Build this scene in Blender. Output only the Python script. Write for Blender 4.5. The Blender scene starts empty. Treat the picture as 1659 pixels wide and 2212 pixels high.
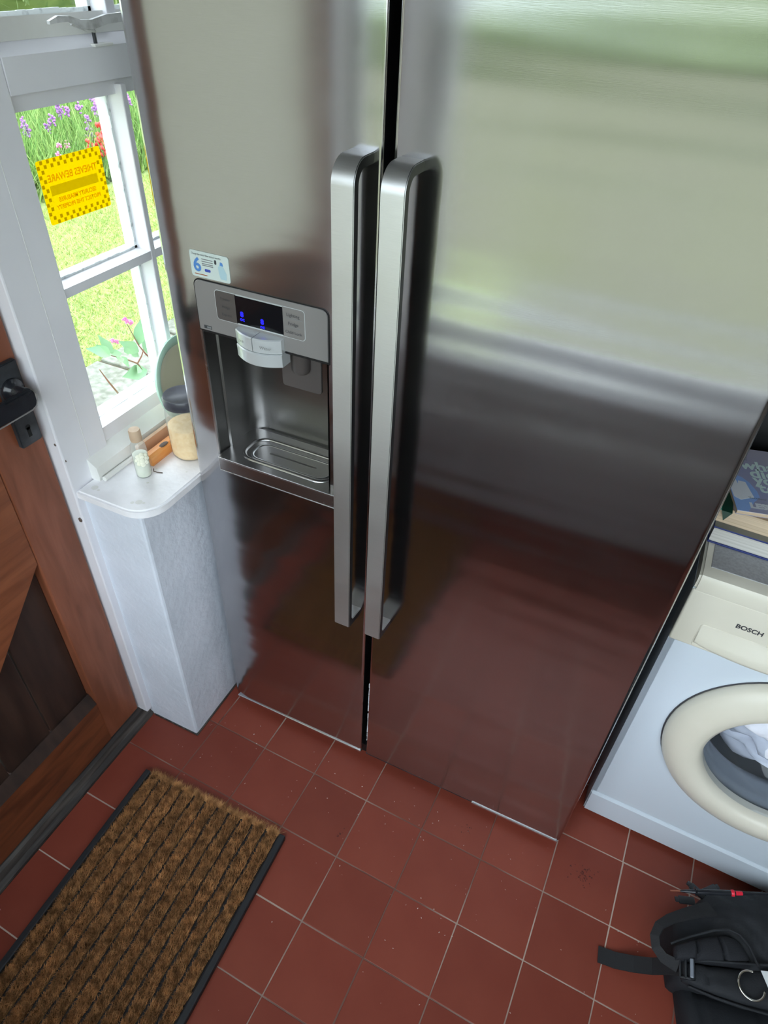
import bpy, bmesh, math, random
import numpy as np
from mathutils import Vector, Matrix, Euler, noise as mnoise

C = bpy.context.scene.collection
S = bpy.context.scene
random.seed(7)
RNG = np.random.default_rng(11)

# ------------------------------------------------------------------ camera
cam_d = bpy.data.cameras.new('camera')
cam = bpy.data.objects.new('camera', cam_d)
C.objects.link(cam)
Rm = Matrix(((0.9045959, -0.3051253, 0.2976655),
             (0.4241882, 0.5754181, -0.6992556),
             (0.0420785, 0.7588100, 0.6499514)))
cam.matrix_world = Matrix.Translation((0.7645435, -0.8256566, 1.6279299)) @ Rm.to_4x4()
cam_d.sensor_fit = 'HORIZONTAL'
cam_d.sensor_width = 36.0
cam_d.lens = 36.0 * 1434.0 / 1659.0
cam_d.clip_start = 0.02
S.camera = cam

# ------------------------------------------------------------------ sky, exposure
world = bpy.data.worlds.new('overcast_sky')
S.world = world
world.use_nodes = True
wn = world.node_tree.nodes
wl = world.node_tree.links
bg = wn['Background']
tc = wn.new('ShaderNodeTexCoord')
cl = wn.new('ShaderNodeTexNoise'); cl.inputs['Scale'].default_value = 2.0; cl.inputs['Detail'].default_value = 4
rp = wn.new('ShaderNodeValToRGB')
rp.color_ramp.elements[0].position = 0.3; rp.color_ramp.elements[0].color = (0.72, 0.84, 1.0, 1)
rp.color_ramp.elements[1].position = 0.7; rp.color_ramp.elements[1].color = (0.90, 0.95, 1.0, 1)
wl.new(tc.outputs['Generated'], cl.inputs['Vector'])
wl.new(cl.outputs['Fac'], rp.inputs['Fac'])
wl.new(rp.outputs['Color'], bg.inputs['Color'])
SKY = 5.6
bg.inputs['Strength'].default_value = SKY

S.view_settings.view_transform = 'Standard'
S.view_settings.look = 'None'
S.view_settings.gamma = 1.0
S.view_settings.use_curve_mapping = False
S.view_settings.exposure = 0.0

# ------------------------------------------------------------------ helpers
def lin(r, g, b):
    def f(c):
        c /= 255.0
        return c / 12.92 if c <= 0.04045 else ((c + 0.055) / 1.055) ** 2.4
    return (f(r), f(g), f(b), 1.0)

def mat(name, col, rough=0.5, metal=0.0, col2=None, nscale=8.0, stretch=(1, 1, 1), bump=0.0, bscale=None,
        bdist=0.002, rnd=0.0, spec=0.5, emit=None, estr=0.0, rot=(0, 0, 0), detail=4.0, aniso=0.0, coat=0.0, lo=0.35, hi=0.65, distort=0.0):
    m = bpy.data.materials.new(name)
    m.use_nodes = True
    nt = m.node_tree; n = nt.nodes; l = nt.links
    b = n['Principled BSDF']
    b.inputs['Base Color'].default_value = col
    b.inputs['Roughness'].default_value = rough
    b.inputs['Metallic'].default_value = metal
    b.inputs['Specular IOR Level'].default_value = spec
    b.inputs['Anisotropic'].default_value = aniso
    b.inputs['Coat Weight'].default_value = coat
    if emit:
        b.inputs['Emission Color'].default_value = emit
        b.inputs['Emission Strength'].default_value = estr
    t = n.new('ShaderNodeTexCoord')
    mp = n.new('ShaderNodeMapping')
    mp.inputs['Scale'].default_value = stretch
    mp.inputs['Rotation'].default_value = rot
    l.new(t.outputs['Object'], mp.inputs['Vector'])
    src = None
    if col2:
        no = n.new('ShaderNodeTexNoise'); no.inputs['Scale'].default_value = nscale
        no.inputs['Detail'].default_value = detail; no.inputs['Distortion'].default_value = distort
        l.new(mp.outputs['Vector'], no.inputs['Vector'])
        r = n.new('ShaderNodeValToRGB')
        r.color_ramp.elements[0].position = lo; r.color_ramp.elements[0].color = col
        r.color_ramp.elements[1].position = hi; r.color_ramp.elements[1].color = col2
        l.new(no.outputs['Fac'], r.inputs['Fac'])
        src = r.outputs['Color']
    if rnd > 0:
        oi = n.new('ShaderNodeObjectInfo')
        hs = n.new('ShaderNodeHueSaturation')
        mr = n.new('ShaderNodeMapRange')
        mr.inputs['To Min'].default_value = 1 - rnd; mr.inputs['To Max'].default_value = 1 + rnd
        l.new(oi.outputs['Random'], mr.inputs['Value'])
        l.new(mr.outputs['Result'], hs.inputs['Value'])
        if src: l.new(src, hs.inputs['Color'])
        else: hs.inputs['Color'].default_value = col
        src = hs.outputs['Color']
    if src: l.new(src, b.inputs['Base Color'])
    if bump > 0:
        nb = n.new('ShaderNodeTexNoise'); nb.inputs['Scale'].default_value = bscale or nscale; nb.inputs['Detail'].default_value = 5
        l.new(mp.outputs['Vector'], nb.inputs['Vector'])
        bp_ = n.new('ShaderNodeBump'); bp_.inputs['Strength'].default_value = bump; bp_.inputs['Distance'].default_value = bdist
        l.new(nb.outputs['Fac'], bp_.inputs['Height'])
        l.new(bp_.outputs['Normal'], b.inputs['Normal'])
    return m

def steel(name, col, rough, wav=1.0):
    """brushed stainless steel: fine horizontal grain, a slightly wavy sheet, faint smears"""
    m = bpy.data.materials.new(name); m.use_nodes = True
    nt = m.node_tree; n = nt.nodes; l = nt.links
    b = n['Principled BSDF']
    b.inputs['Metallic'].default_value = 1.0
    t = n.new('ShaderNodeTexCoord')
    def noise(scale, sc, det):
        mp = n.new('ShaderNodeMapping'); mp.inputs['Scale'].default_value = sc
        l.new(t.outputs['Object'], mp.inputs['Vector'])
        x = n.new('ShaderNodeTexNoise'); x.inputs['Scale'].default_value = scale; x.inputs['Detail'].default_value = det
        l.new(mp.outputs['Vector'], x.inputs['Vector'])
        return x.outputs['Fac']
    grain = noise(60, (0.6, 0.6, 22), 2)
    smear = noise(3.0, (1, 1, 1.6), 6)
    wave = noise(1.0, (0.9, 0.9, 3.2), 1.0)
    ripple = noise(1.0, (1.3, 1.3, 13.0), 1.0)
    r = n.new('ShaderNodeValToRGB')
    r.color_ramp.elements[0].color = tuple(c * 0.93 for c in col[:3]) + (1,)
    r.color_ramp.elements[1].color = tuple(min(1, c * 1.05) for c in col[:3]) + (1,)
    l.new(grain, r.inputs['Fac']); l.new(r.outputs['Color'], b.inputs['Base Color'])
    mr = n.new('ShaderNodeMapRange'); mr.inputs['From Min'].default_value = 0.35; mr.inputs['From Max'].default_value = 0.7
    mr.inputs['To Min'].default_value = rough * 0.9; mr.inputs['To Max'].default_value = rough * 1.25
    l.new(smear, mr.inputs['Value']); l.new(mr.outputs['Result'], b.inputs['Roughness'])
    b1 = n.new('ShaderNodeBump'); b1.inputs['Strength'].default_value = 1.0; b1.inputs['Distance'].default_value = 0.0045 * wav
    l.new(wave, b1.inputs['Height'])
    b3 = n.new('ShaderNodeBump'); b3.inputs['Strength'].default_value = 1.0; b3.inputs['Distance'].default_value = 0.0017 * wav
    l.new(ripple, b3.inputs['Height']); l.new(b1.outputs['Normal'], b3.inputs['Normal'])
    b2 = n.new('ShaderNodeBump'); b2.inputs['Strength'].default_value = 0.05; b2.inputs['Distance'].default_value = 0.0002
    l.new(grain, b2.inputs['Height']); l.new(b3.outputs['Normal'], b2.inputs['Normal'])
    l.new(b2.outputs['Normal'], b.inputs['Normal'])
    return m

def glassmat(name, tint=(1, 1, 1, 1), rough=0.0, haze=0.0):
    """thin pane: mostly see-through with a clear reflection"""
    m = bpy.data.materials.new(name); m.use_nodes = True
    nt = m.node_tree; n = nt.nodes; l = nt.links
    out = n['Material Output']; n.remove(n['Principled BSDF'])
    tr = n.new('ShaderNodeBsdfTransparent'); tr.inputs['Color'].default_value = tint
    gl = n.new('ShaderNodeBsdfGlossy'); gl.inputs['Roughness'].default_value = rough
    lw_ = n.new('ShaderNodeLayerWeight'); lw_.inputs['Blend'].default_value = 0.5
    pw_ = n.new('ShaderNodeMath'); pw_.operation = 'POWER'; pw_.inputs[1].default_value = 5.0
    fr = n.new('ShaderNodeMath'); fr.operation = 'MULTIPLY_ADD'; fr.inputs[1].default_value = 0.9; fr.inputs[2].default_value = 0.03
    l.new(lw_.outputs['Facing'], pw_.inputs[0]); l.new(pw_.outputs[0], fr.inputs[0])
    if haze > 0:
        hz = n.new('ShaderNodeBsdfDiffuse'); hz.inputs['Color'].default_value = (.8, .82, .8, 1)
        ht = n.new('ShaderNodeBsdfTranslucent'); ht.inputs['Color'].default_value = (.8, .82, .8, 1)
        hm = n.new('ShaderNodeMixShader'); hm.inputs['Fac'].default_value = 0.5
        l.new(hz.outputs['BSDF'], hm.inputs[1]); l.new(ht.outputs['BSDF'], hm.inputs[2])
        h2 = n.new('ShaderNodeMixShader'); h2.inputs['Fac'].default_value = haze
        l.new(tr.outputs['BSDF'], h2.inputs[1]); l.new(hm.outputs['Shader'], h2.inputs[2])
        tr = h2
    mx = n.new('ShaderNodeMixShader')
    l.new(fr.outputs[0], mx.inputs['Fac']); l.new(tr.outputs[0], mx.inputs[1]); l.new(gl.outputs['BSDF'], mx.inputs[2])
    l.new(mx.outputs['Shader'], out.inputs['Surface'])
    return m

M = {}
def translucent(name, dcol, tcol, mixf=0.6):
    """thin sheet that lets part of the daylight through"""
    m = bpy.data.materials.new(name); m.use_nodes = True
    nt = m.node_tree; n = nt.nodes; l = nt.links
    out = n['Material Output']; n.remove(n['Principled BSDF'])
    d_ = n.new('ShaderNodeBsdfDiffuse'); d_.inputs['Color'].default_value = dcol
    t_ = n.new('ShaderNodeBsdfTranslucent'); t_.inputs['Color'].default_value = tcol
    mx = n.new('ShaderNodeMixShader'); mx.inputs['Fac'].default_value = mixf
    l.new(d_.outputs['BSDF'], mx.inputs[1]); l.new(t_.outputs['BSDF'], mx.inputs[2]); l.new(mx.outputs['Shader'], out.inputs['Surface'])
    return m
M['sign_yellow'] = translucent('yellow_vinyl', lin(255, 206, 0), (.52, .345, 0, 1), 0.8)
M['sign_dark'] = translucent('brown_print_on_vinyl', lin(176, 120, 0), (.48, .40, .3, 1), .95)
M['sign_bar'] = translucent('ochre_print_on_vinyl', lin(206, 156, 0), (.66, .62, .5, 1), .95)
M['sign_text'] = translucent('orange_print_on_vinyl', lin(224, 140, 0), (.80, .46, .3, 1), .95)
M['added_frosted'] = translucent('added_frosted_glass', (.5, .5, .46, 1), (.62, .612, .56, 1), 0.7)
M['white_paint'] = mat('white_gloss_paint', lin(224, 223, 228), 0.35, col2=lin(232, 231, 236), nscale=5, bump=0.15, bscale=30)
M['old_paint'] = mat('old_white_paint', lin(222, 221, 216), 0.45, col2=lin(234, 234, 232), nscale=9, bump=0.25, bscale=22)
M['plaster'] = mat('rough_white_plaster', lin(206, 212, 222), 0.8, col2=lin(218, 223, 233), nscale=6, bump=0.7, bscale=48, bdist=0.004)
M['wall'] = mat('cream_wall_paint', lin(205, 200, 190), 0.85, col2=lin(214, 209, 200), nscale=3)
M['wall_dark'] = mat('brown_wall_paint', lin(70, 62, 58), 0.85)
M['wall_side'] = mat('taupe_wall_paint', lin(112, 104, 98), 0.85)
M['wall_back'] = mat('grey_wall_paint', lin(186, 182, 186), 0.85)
M['ceiling'] = mat('dark_boarded_ceiling', lin(52, 44, 38), 0.8)
M['sill'] = mat('painted_sill', lin(246, 245, 248), 0.35, col2=lin(238, 237, 240), nscale=30, bump=0.35, bscale=60)
M['sill_stone'] = mat('bare_wood_strip', lin(204, 164, 134), 0.6, col2=lin(220, 186, 158), nscale=14)
M['tile'] = mat('red_quarry_tile', lin(122, 55, 42), 0.42, col2=lin(134, 66, 51), nscale=5, rnd=0.10, spec=0.3, bump=0.25, bscale=35, bdist=0.001, lo=0.3, hi=0.75)
M['grout'] = mat('grey_grout', lin(182, 162, 148), 0.9, col2=lin(108, 76, 66), nscale=2.2, lo=.4, hi=.6, bump=0.4, bscale=120)
M['timber_dark'] = mat('dark_worn_timber', lin(46, 40, 37), 0.6, col2=lin(92, 86, 80), nscale=10, stretch=(6, 0.6, 6), bump=0.5, bscale=16, bdist=0.002, lo=0.45, hi=0.75)
M['oak'] = mat('orange_brown_oak', lin(116, 64, 40), 0.45, col2=lin(140, 82, 58), nscale=9, stretch=(3, 4, 0.5), bump=0.15, bscale=14, distort=0.6)
M['oak_brace'] = mat('oak_diagonal_grain', lin(114, 62, 36), 0.45, col2=lin(138, 80, 50), nscale=9, stretch=(3, 0.5, 4), rot=(math.radians(-47), 0, 0), bump=0.2, bscale=12, distort=1.0)
M['oak_rail'] = mat('oak_level_grain', lin(84, 45, 28), 0.42, col2=lin(120, 66, 40), nscale=7, stretch=(3, 0.8, 4), bump=0.2, bscale=12, distort=1.0)
M['oak_dark'] = mat('dark_stained_boards', lin(40, 28, 23), 0.5, col2=lin(60, 42, 34), nscale=8, stretch=(3, 4, 0.6), bump=0.2, bscale=20)
M['black_plastic'] = mat('black_bakelite', (0.012, 0.013, 0.016, 1), 0.18, col2=(0.02, 0.022, 0.028, 1), nscale=20)
M['black_iron'] = mat('worn_black_iron', (0.016, 0.018, 0.022, 1), 0.45, col2=(0.07, 0.075, 0.085, 1), nscale=22, lo=0.45, hi=0.8)
M['steel_door'] = steel('brushed_steel_door', (0.52, 0.51, 0.515, 1), 0.155, 1.6)
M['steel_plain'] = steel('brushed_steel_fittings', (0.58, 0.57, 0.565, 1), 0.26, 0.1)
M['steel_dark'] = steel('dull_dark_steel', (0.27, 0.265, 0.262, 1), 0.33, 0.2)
M['steel_handle'] = steel('pale_brushed_handle_steel', (0.78, 0.77, 0.76, 1), 0.42, 0.1)
M['bright_steel'] = mat('polished_edge_steel', (0.85, 0.86, 0.88, 1), 0.25, 1.0)
M['grey_plastic'] = mat('grey_panel_plastic', lin(128, 124, 122), 0.4)
M['grey_plastic_dark'] = mat('dark_grey_panel_plastic', lin(84, 78, 76), 0.4)
M['silver_plastic'] = mat('silver_button_plastic', lin(212, 216, 218), 0.28, 0.35)
M['black'] = mat('black_plastic', (0.01, 0.01, 0.011, 1), 0.4)
M['black_gloss'] = mat('black_display_glass', (0.006, 0.006, 0.008, 1), 0.1)
M['ink'] = mat('dark_print', lin(60, 60, 64), 0.6)
M['ink_grey'] = mat('grey_print', lin(128, 130, 132), 0.6)
M['led'] = mat('blue_led', (0.0, 0.0, 0.6, 1), 0.4, emit=(0.02, 0.02, 1.0, 1), estr=1.3)
M['white_enamel'] = mat('white_enamel', lin(204, 213, 222), 0.25, coat=0.3)
M['cream_plastic'] = mat('yellowed_cream_plastic', lin(222, 216, 201), 0.35, col2=lin(214, 208, 191), nscale=5)
M['grey_top'] = mat('speckled_grey_laminate', lin(150, 150, 150), 0.5, col2=lin(166, 166, 168), nscale=220)
M['rubber_grey'] = mat('grey_door_gasket', lin(140, 146, 154), 0.45)
M['drum'] = mat('steel_drum', lin(150, 156, 164), 0.45, 0.6)
M['bowl_glass'] = glassmat('washer_bowl_glass', (0.80, 0.83, 0.87, 1), 0.03, 0.05)
M['pane'] = glassmat('window_glass', (0.97, 0.99, 0.98, 1), 0.0)
M['putty'] = mat('window_putty', lin(222, 228, 228), 0.7, col2=lin(120, 126, 128), nscale=60, lo=0.55, hi=0.8)
M['laundry'] = mat('white_cotton', lin(232, 232, 240), 0.9, bump=0.3, bscale=90)
M['rubber'] = mat('black_mat_rubber', (0.014, 0.015, 0.018, 1), 0.55, bump=0.4, bscale=60)
M['coir'] = mat('brown_coir', lin(134, 96, 52), 0.9, col2=lin(84, 58, 32), nscale=14, rnd=0.06, detail=6)
M['coir_tip'] = mat('coir_fibre', lin(216, 160, 104), 0.9, col2=lin(136, 94, 56), nscale=60, rnd=0.08, detail=6)
M['fabric_black'] = mat('black_ripstop_fabric', (0.007, 0.008, 0.011, 1), 0.75, col2=(0.013, 0.015, 0.019, 1), nscale=9, bump=0.5, bscale=260, bdist=0.001)
M['mesh_black'] = mat('black_mesh_padding', (0.008, 0.009, 0.013, 1), 0.8, bump=0.8, bscale=420, bdist=0.001)
M['webbing'] = mat('black_webbing', (0.010, 0.010, 0.012, 1), 0.7, bump=0.7, bscale=500, stretch=(1, 3, 1), bdist=0.001)
M['buckle'] = mat('black_buckle_plastic', (0.02, 0.022, 0.026, 1), 0.3)
M['chrome'] = mat('chrome_ring', (0.8, 0.76, 0.7, 1), 0.2, 1.0)
M['red'] = mat('red_plastic', lin(226, 34, 60), 0.4)
M['copper'] = mat('copper_tip', lin(150, 90, 70), 0.4, 0.6)
M['paper_white'] = mat('white_paper', lin(226, 228, 230), 0.7)
M['pages'] = mat('white_book_pages', lin(212, 208, 202), 0.85, col2=lin(190, 186, 178), nscale=10, stretch=(0.3, 0.3, 60))
M['pages_tan'] = mat('yellowed_book_pages', lin(222, 200, 172), 0.85, col2=lin(200, 176, 148), nscale=10, stretch=(0.3, 0.3, 60))
M['cover_blue'] = mat('navy_book_cover', lin(28, 44, 110), 0.4)
M['cover_grey'] = mat('grey_book_cover', lin(104, 108, 106), 0.5, col2=lin(120, 122, 116), nscale=8)
M['cover_tan'] = mat('tan_paper_cover', lin(176, 152, 124), 0.6)
M['cover_novel'] = mat('slate_mauve_cover', lin(188, 182, 198), 0.3, col2=lin(166, 170, 208), nscale=9, coat=0.4)
M['cover_sky'] = mat('pale_blue_print', lin(158, 192, 246), 0.3)
M['cover_white'] = mat('white_print', lin(246, 248, 252), 0.3)
M['mint'] = mat('mint_print', lin(232, 252, 246), 0.3)
M['green_dark'] = mat('dark_green_card', lin(16, 60, 44), 0.5)
M['teal'] = mat('teal_card_edge', lin(70, 160, 140), 0.5)
M['maroon'] = mat('maroon_cord', lin(96, 14, 40), 0.6)
M['jar_glass'] = glassmat('jar_glass', (0.95, 0.96, 0.95, 1), 0.02, 0.2)
M['powder'] = mat('cream_powder', lin(255, 224, 176), 0.95, col2=lin(244, 206, 152), nscale=90, bump=0.6, bscale=160)
M['lid'] = mat('black_jar_lid', lin(58, 58, 66), 0.3, col2=lin(84, 84, 92), nscale=18)
M['salts'] = mat('pale_green_salts', lin(242, 243, 230), 0.7, col2=lin(230, 234, 220), nscale=50)
M['flower_label'] = mat('cream_flower_label', lin(250, 249, 232), 0.6, col2=lin(238, 238, 214), nscale=40)
M['cork'] = mat('pale_wood_cap', lin(214, 188, 160), 0.6, col2=lin(190, 160, 132), nscale=18)
M['orange_wood'] = mat('orange_varnished_wood', lin(214, 132, 56), 0.4, col2=lin(232, 168, 104), nscale=12, stretch=(4, 0.6, 4))
M['scorch'] = mat('dark_wood_knot', lin(88, 74, 66), 0.6)
M['celadon'] = mat('pale_green_glaze', lin(176, 206, 186), 0.2, col2=lin(156, 190, 168), nscale=6)
M['cream_glaze'] = mat('cream_glaze', lin(206, 202, 172), 0.25)
M['stay_metal'] = mat('painted_window_stay', lin(206, 206, 206), 0.4, col2=lin(120, 116, 112), nscale=40, lo=0.5, hi=0.8)
M['sticker_white'] = mat('white_sticker', lin(208, 220, 216), 0.4)
M['sticker_blue'] = mat('blue_print', lin(84, 138, 206), 0.4)
M['sticker_navy'] = mat('deep_blue_print', lin(60, 82, 176), 0.4)
M['sticker_aqua'] = mat('aqua_print', lin(176, 206, 216), 0.4)
M['lawn'] = mat('lawn_green', lin(140, 156, 96), 0.9, col2=lin(160, 172, 112), nscale=5, bump=0.5, bscale=120)
M['grass'] = mat('grass_blade', lin(142, 172, 82), 0.8, col2=lin(196, 200, 124), nscale=30, lo=0.35, hi=0.65)
M['tall_grass'] = mat('tall_grass_blade', lin(96, 140, 66), 0.8, col2=lin(158, 184, 104), nscale=9)
M['hedge'] = mat('hedge_leaf', lin(92, 112, 66), 0.8, col2=lin(128, 142, 88), nscale=2)
M['slab'] = mat('pale_paving_stone', lin(138, 138, 126), 0.9, col2=lin(104, 106, 92), nscale=30, rnd=0.08, bump=0.6, bscale=60)
M['gravel'] = mat('grey_green_gravel', lin(112, 108, 94), 0.95, col2=lin(108, 110, 76), nscale=1.5)
M['soil'] = mat('dark_soil', lin(84, 70, 54), 0.95, col2=lin(110, 96, 72), nscale=20)
M['leaf'] = mat('blue_green_leaf', lin(126, 172, 134), 0.5, col2=lin(156, 198, 136), nscale=5, rnd=0.15)
M['stem'] = mat('plant_stem', lin(128, 120, 80), 0.7, col2=lin(146, 90, 70), nscale=8)
M['green_stem'] = mat('green_stem', lin(110, 150, 70), 0.7)
M['purple'] = mat('purple_petal', lin(150, 96, 168), 0.7, col2=lin(178, 130, 200), nscale=30)
M['pink'] = mat('pink_petal', lin(222, 110, 170), 0.7, col2=lin(236, 160, 200), nscale=30)
M['redflower'] = mat('coral_red_petal', lin(232, 62, 60), 0.7, col2=lin(240, 100, 90), nscale=20)
M['crumb'] = mat('pale_crumbs', lin(206, 190, 180), 0.9)

def finish(name, me, m, parent=None, smooth=None):
    if smooth is not None:
        me.polygons.foreach_set('use_smooth', [True] * len(me.polygons))
        try: me.set_sharp_from_angle(angle=math.radians(smooth))
        except Exception: pass
    o = bpy.data.objects.new(name, me)
    C.objects.link(o)
    if m is not None: me.materials.append(M[m] if isinstance(m, str) else m)
    if parent is not None: adopt(o, parent)
    return o

LOCAL = set()
def adopt(o, parent):
    """keep geometry written in world coordinates when the parent stands somewhere else"""
    o.parent = parent
    if parent.name in LOCAL:
        LOCAL.add(o.name)
        return
    o.matrix_parent_inverse = world_of(parent).inverted()

def world_of(o):
    if o.parent is None: return o.matrix_basis.copy()
    return world_of(o.parent) @ o.matrix_parent_inverse @ o.matrix_basis

def obj(name, bm, m, parent=None, smooth=None):
    me = bpy.data.meshes.new(name)
    bmesh.ops.recalc_face_normals(bm, faces=bm.faces)
    bm.to_mesh(me); bm.free()
    return finish(name, me, m, parent, smooth)

def raw(name, V, F, m, parent=None, smooth=None):
    me = bpy.data.meshes.new(name)
    me.from_pydata([tuple(v) for v in V], [], F)
    me.update()
    return finish(name, me, m, parent, smooth)

def tris(name, P, m, parent=None):
    """P: (n,3,3) triangle soup"""
    n = len(P)
    me = bpy.data.meshes.new(name)
    me.vertices.add(n * 3); me.loops.add(n * 3); me.polygons.add(n)
    me.vertices.foreach_set('co', np.ascontiguousarray(P, dtype=np.float32).ravel())
    me.loops.foreach_set('vertex_index', np.arange(n * 3, dtype=np.int32))
    me.polygons.foreach_set('loop_start', np.arange(0, n * 3, 3, dtype=np.int32))
    me.update(calc_edges=True)
    me.validate()
    return finish(name, me, m, parent)

def tag(o, label=None, cat=None, group=None, kind=None):
    if label: o['label'] = label
    if cat: o['category'] = cat
    if group: o['group'] = group
    if kind: o['kind'] = kind
    return o

def thing(name, label, cat, loc=(0, 0, 0), rz=0, group=None, local=False, kind=None):
    o = bpy.data.objects.new(name, None)
    C.objects.link(o)
    o.empty_display_size = 0.05
    o.location = loc; o.rotation_euler = (0, 0, rz)
    o.matrix_basis = Matrix.Translation(loc) @ Matrix.Rotation(rz, 4, 'Z')
    if local: LOCAL.add(o.name)
    return tag(o, label, cat, group, kind)

def bx(bm, x0, x1, y0, y1, z0, z1, bev=0.0, seg=2, M4=None):
    r = bmesh.ops.create_cube(bm, size=1.0)
    vs = r['verts']
    for v in vs:
        v.co = Vector((x0 + (v.co.x + .5) * (x1 - x0), y0 + (v.co.y + .5) * (y1 - y0), z0 + (v.co.z + .5) * (z1 - z0)))
    if bev > 0:
        es = list({e for v in vs for e in v.link_edges})
        r2 = bmesh.ops.bevel(bm, geom=es, offset=bev, segments=seg, affect='EDGES', profile=0.5)
        vs = list({v for f in r2['faces'] for v in f.verts} | {v for v in vs if v.is_valid})
    if M4 is not None: bmesh.ops.transform(bm, matrix=M4, verts=vs)
    return bm

def box(x0, x1, y0, y1, z0, z1, bev=0.0, seg=2, M4=None):
    return bx(bmesh.new(), x0, x1, y0, y1, z0, z1, bev, seg, M4)

def prism(poly, axis, a, b, bev=0.0, seg=1):
    """poly of 2D points in the plane normal to axis, extruded from a to b"""
    bm = bmesh.new()
    def p3(u, v, w):
        return {'x': (w, u, v), 'y': (u, w, v), 'z': (u, v, w)}[axis]
    A = [bm.verts.new(p3(u, v, a)) for u, v in poly]
    B = [bm.verts.new(p3(u, v, b)) for u, v in poly]
    n = len(poly)
    f1 = bm.faces.new(A); f2 = bm.faces.new(B[::-1])
    for i in range(n): bm.faces.new((A[i], B[i], B[(i + 1) % n], A[(i + 1) % n]))
    bmesh.ops.recalc_face_normals(bm, faces=bm.faces)
    if bev > 0:
        es = [e for e in bm.edges if any(f in (f1, f2) for f in e.link_faces)]
        bmesh.ops.bevel(bm, geom=es, offset=bev, segments=seg, affect='EDGES')
    return bm

def rrect(u0, u1, v0, v1, r, n=6, corners=(1, 1, 1, 1)):
    """rounded rectangle, corners: low-low, high-low, high-high, low-high"""
    out = []
    for (cu, cv, a0, on, pu, pv) in ((u0 + r, v0 + r, 180, corners[0], u0, v0), (u1 - r, v0 + r, 270, corners[1], u1, v0),
                                     (u1 - r, v1 - r, 0, corners[2], u1, v1), (u0 + r, v1 - r, 90, corners[3], u0, v1)):
        if not on: out.append((pu, pv)); continue
        for i in range(n + 1):
            a = math.radians(a0 + 90 * i / n)
            out.append((cu + r * math.cos(a), cv + r * math.sin(a)))
    return out

def lathe(prof, n=48, axis='z', center=(0, 0, 0), closed=False):
    """prof of (r, h)"""
    bm = bmesh.new()
    rings = []
    for r, h in prof:
        ring = []
        if r < 1e-6:
            p = (0, 0, h) if axis == 'z' else (0, h, 0)
            ring = [bm.verts.new(Vector(p) + Vector(center))] * n
        else:
            for i in range(n):
                a = 2 * math.pi * i / n
                p = (r * math.cos(a), r * math.sin(a), h) if axis == 'z' else (r * math.cos(a), h, r * math.sin(a))
                ring.append(bm.verts.new(Vector(p) + Vector(center)))
        rings.append(ring)
    pairs = list(zip(rings, rings[1:]))
    if closed: pairs.append((rings[-1], rings[0]))
    for A, B in pairs:
        for i in range(n):
            j = (i + 1) % n
            q = []
            for v in (A[i], A[j], B[j], B[i]):
                if v not in q: q.append(v)
            if len(q) > 2: bm.faces.new(q)
    return bm

def tube(pts, r, n=8, bm=None, caps=True):
    bm = bm or bmesh.new()
    pts = [Vector(p) for p in pts]
    rs = r if isinstance(r, (list, tuple)) else [r] * len(pts)
    rings = []
    for i, p in enumerate(pts):
        d = (pts[min(i + 1, len(pts) - 1)] - pts[max(i - 1, 0)]).normalized()
        up = Vector((0, 0, 1)) if abs(d.z) < 0.9 else Vector((1, 0, 0))
        a = d.cross(up).normalized(); b = d.cross(a).normalized()
        rings.append([bm.verts.new(p + a * rs[i] * math.cos(2 * math.pi * k / n) + b * rs[i] * math.sin(2 * math.pi * k / n)) for k in range(n)])
    for A, B in zip(rings, rings[1:]):
        for k in range(n): bm.faces.new((A[k], A[(k + 1) % n], B[(k + 1) % n], B[k]))
    if caps:
        bm.faces.new(rings[0][::-1]); bm.faces.new(rings[-1])
    return bm

def ribbon(pts, widths, side, th, m, name, parent):
    """flat strap of thickness th following pts; side = unit vectors across the strap"""
    V = []; F = []
    n = len(pts)
    for i, p in enumerate(pts):
        p = Vector(p); s = Vector(side[i] if isinstance(side, list) else side).normalized()
        d = (Vector(pts[min(i + 1, n - 1)]) - Vector(pts[max(i - 1, 0)])).normalized()
        nn = s.cross(d).normalized()
        w = widths[i] if isinstance(widths, list) else widths
        for a, b in ((-1, -1), (1, -1), (1, 1), (-1, 1)):
            V.append(p + s * (a * w / 2) + nn * (b * th / 2))
    for i in range(n - 1):
        for k in range(4):
            F.append((4 * i + k, 4 * i + (k + 1) % 4, 4 * i + 4 + (k + 1) % 4, 4 * i + 4 + k))
    F.append((3, 2, 1, 0)); F.append((4 * n - 4, 4 * n - 3, 4 * n - 2, 4 * n - 1))
    bm = bmesh.new()
    vs = [bm.verts.new(v) for v in V]
    for f in F: bm.faces.new([vs[i] for i in f])
    return obj(name, bm, m, parent)

def text(body, size, origin, u, v, m, parent, name='print', th=0.0003, bold=0.0, align='LEFT', squash=1.0):
    cu = bpy.data.curves.new('lettering', 'FONT')
    cu.body = body; cu.size = size; cu.extrude = 0; cu.align_x = align; cu.resolution_u = 3; cu.offset = bold
    o = bpy.data.objects.new('lettering', cu)
    C.objects.link(o)
    dg = bpy.context.evaluated_depsgraph_get()
    me = bpy.data.meshes.new_from_object(o.evaluated_get(dg))
    bpy.data.objects.remove(o); bpy.data.curves.remove(cu)
    u = Vector(u); v = Vector(v); n = u.cross(v).normalized()
    co = Vector(origin)
    for vt in me.vertices: vt.co = co + u * (vt.co.x * squash) + v * vt.co.y + n * th
    me.name = name
    me.materials.clear()
    return finish(name, me, m, parent)

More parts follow.
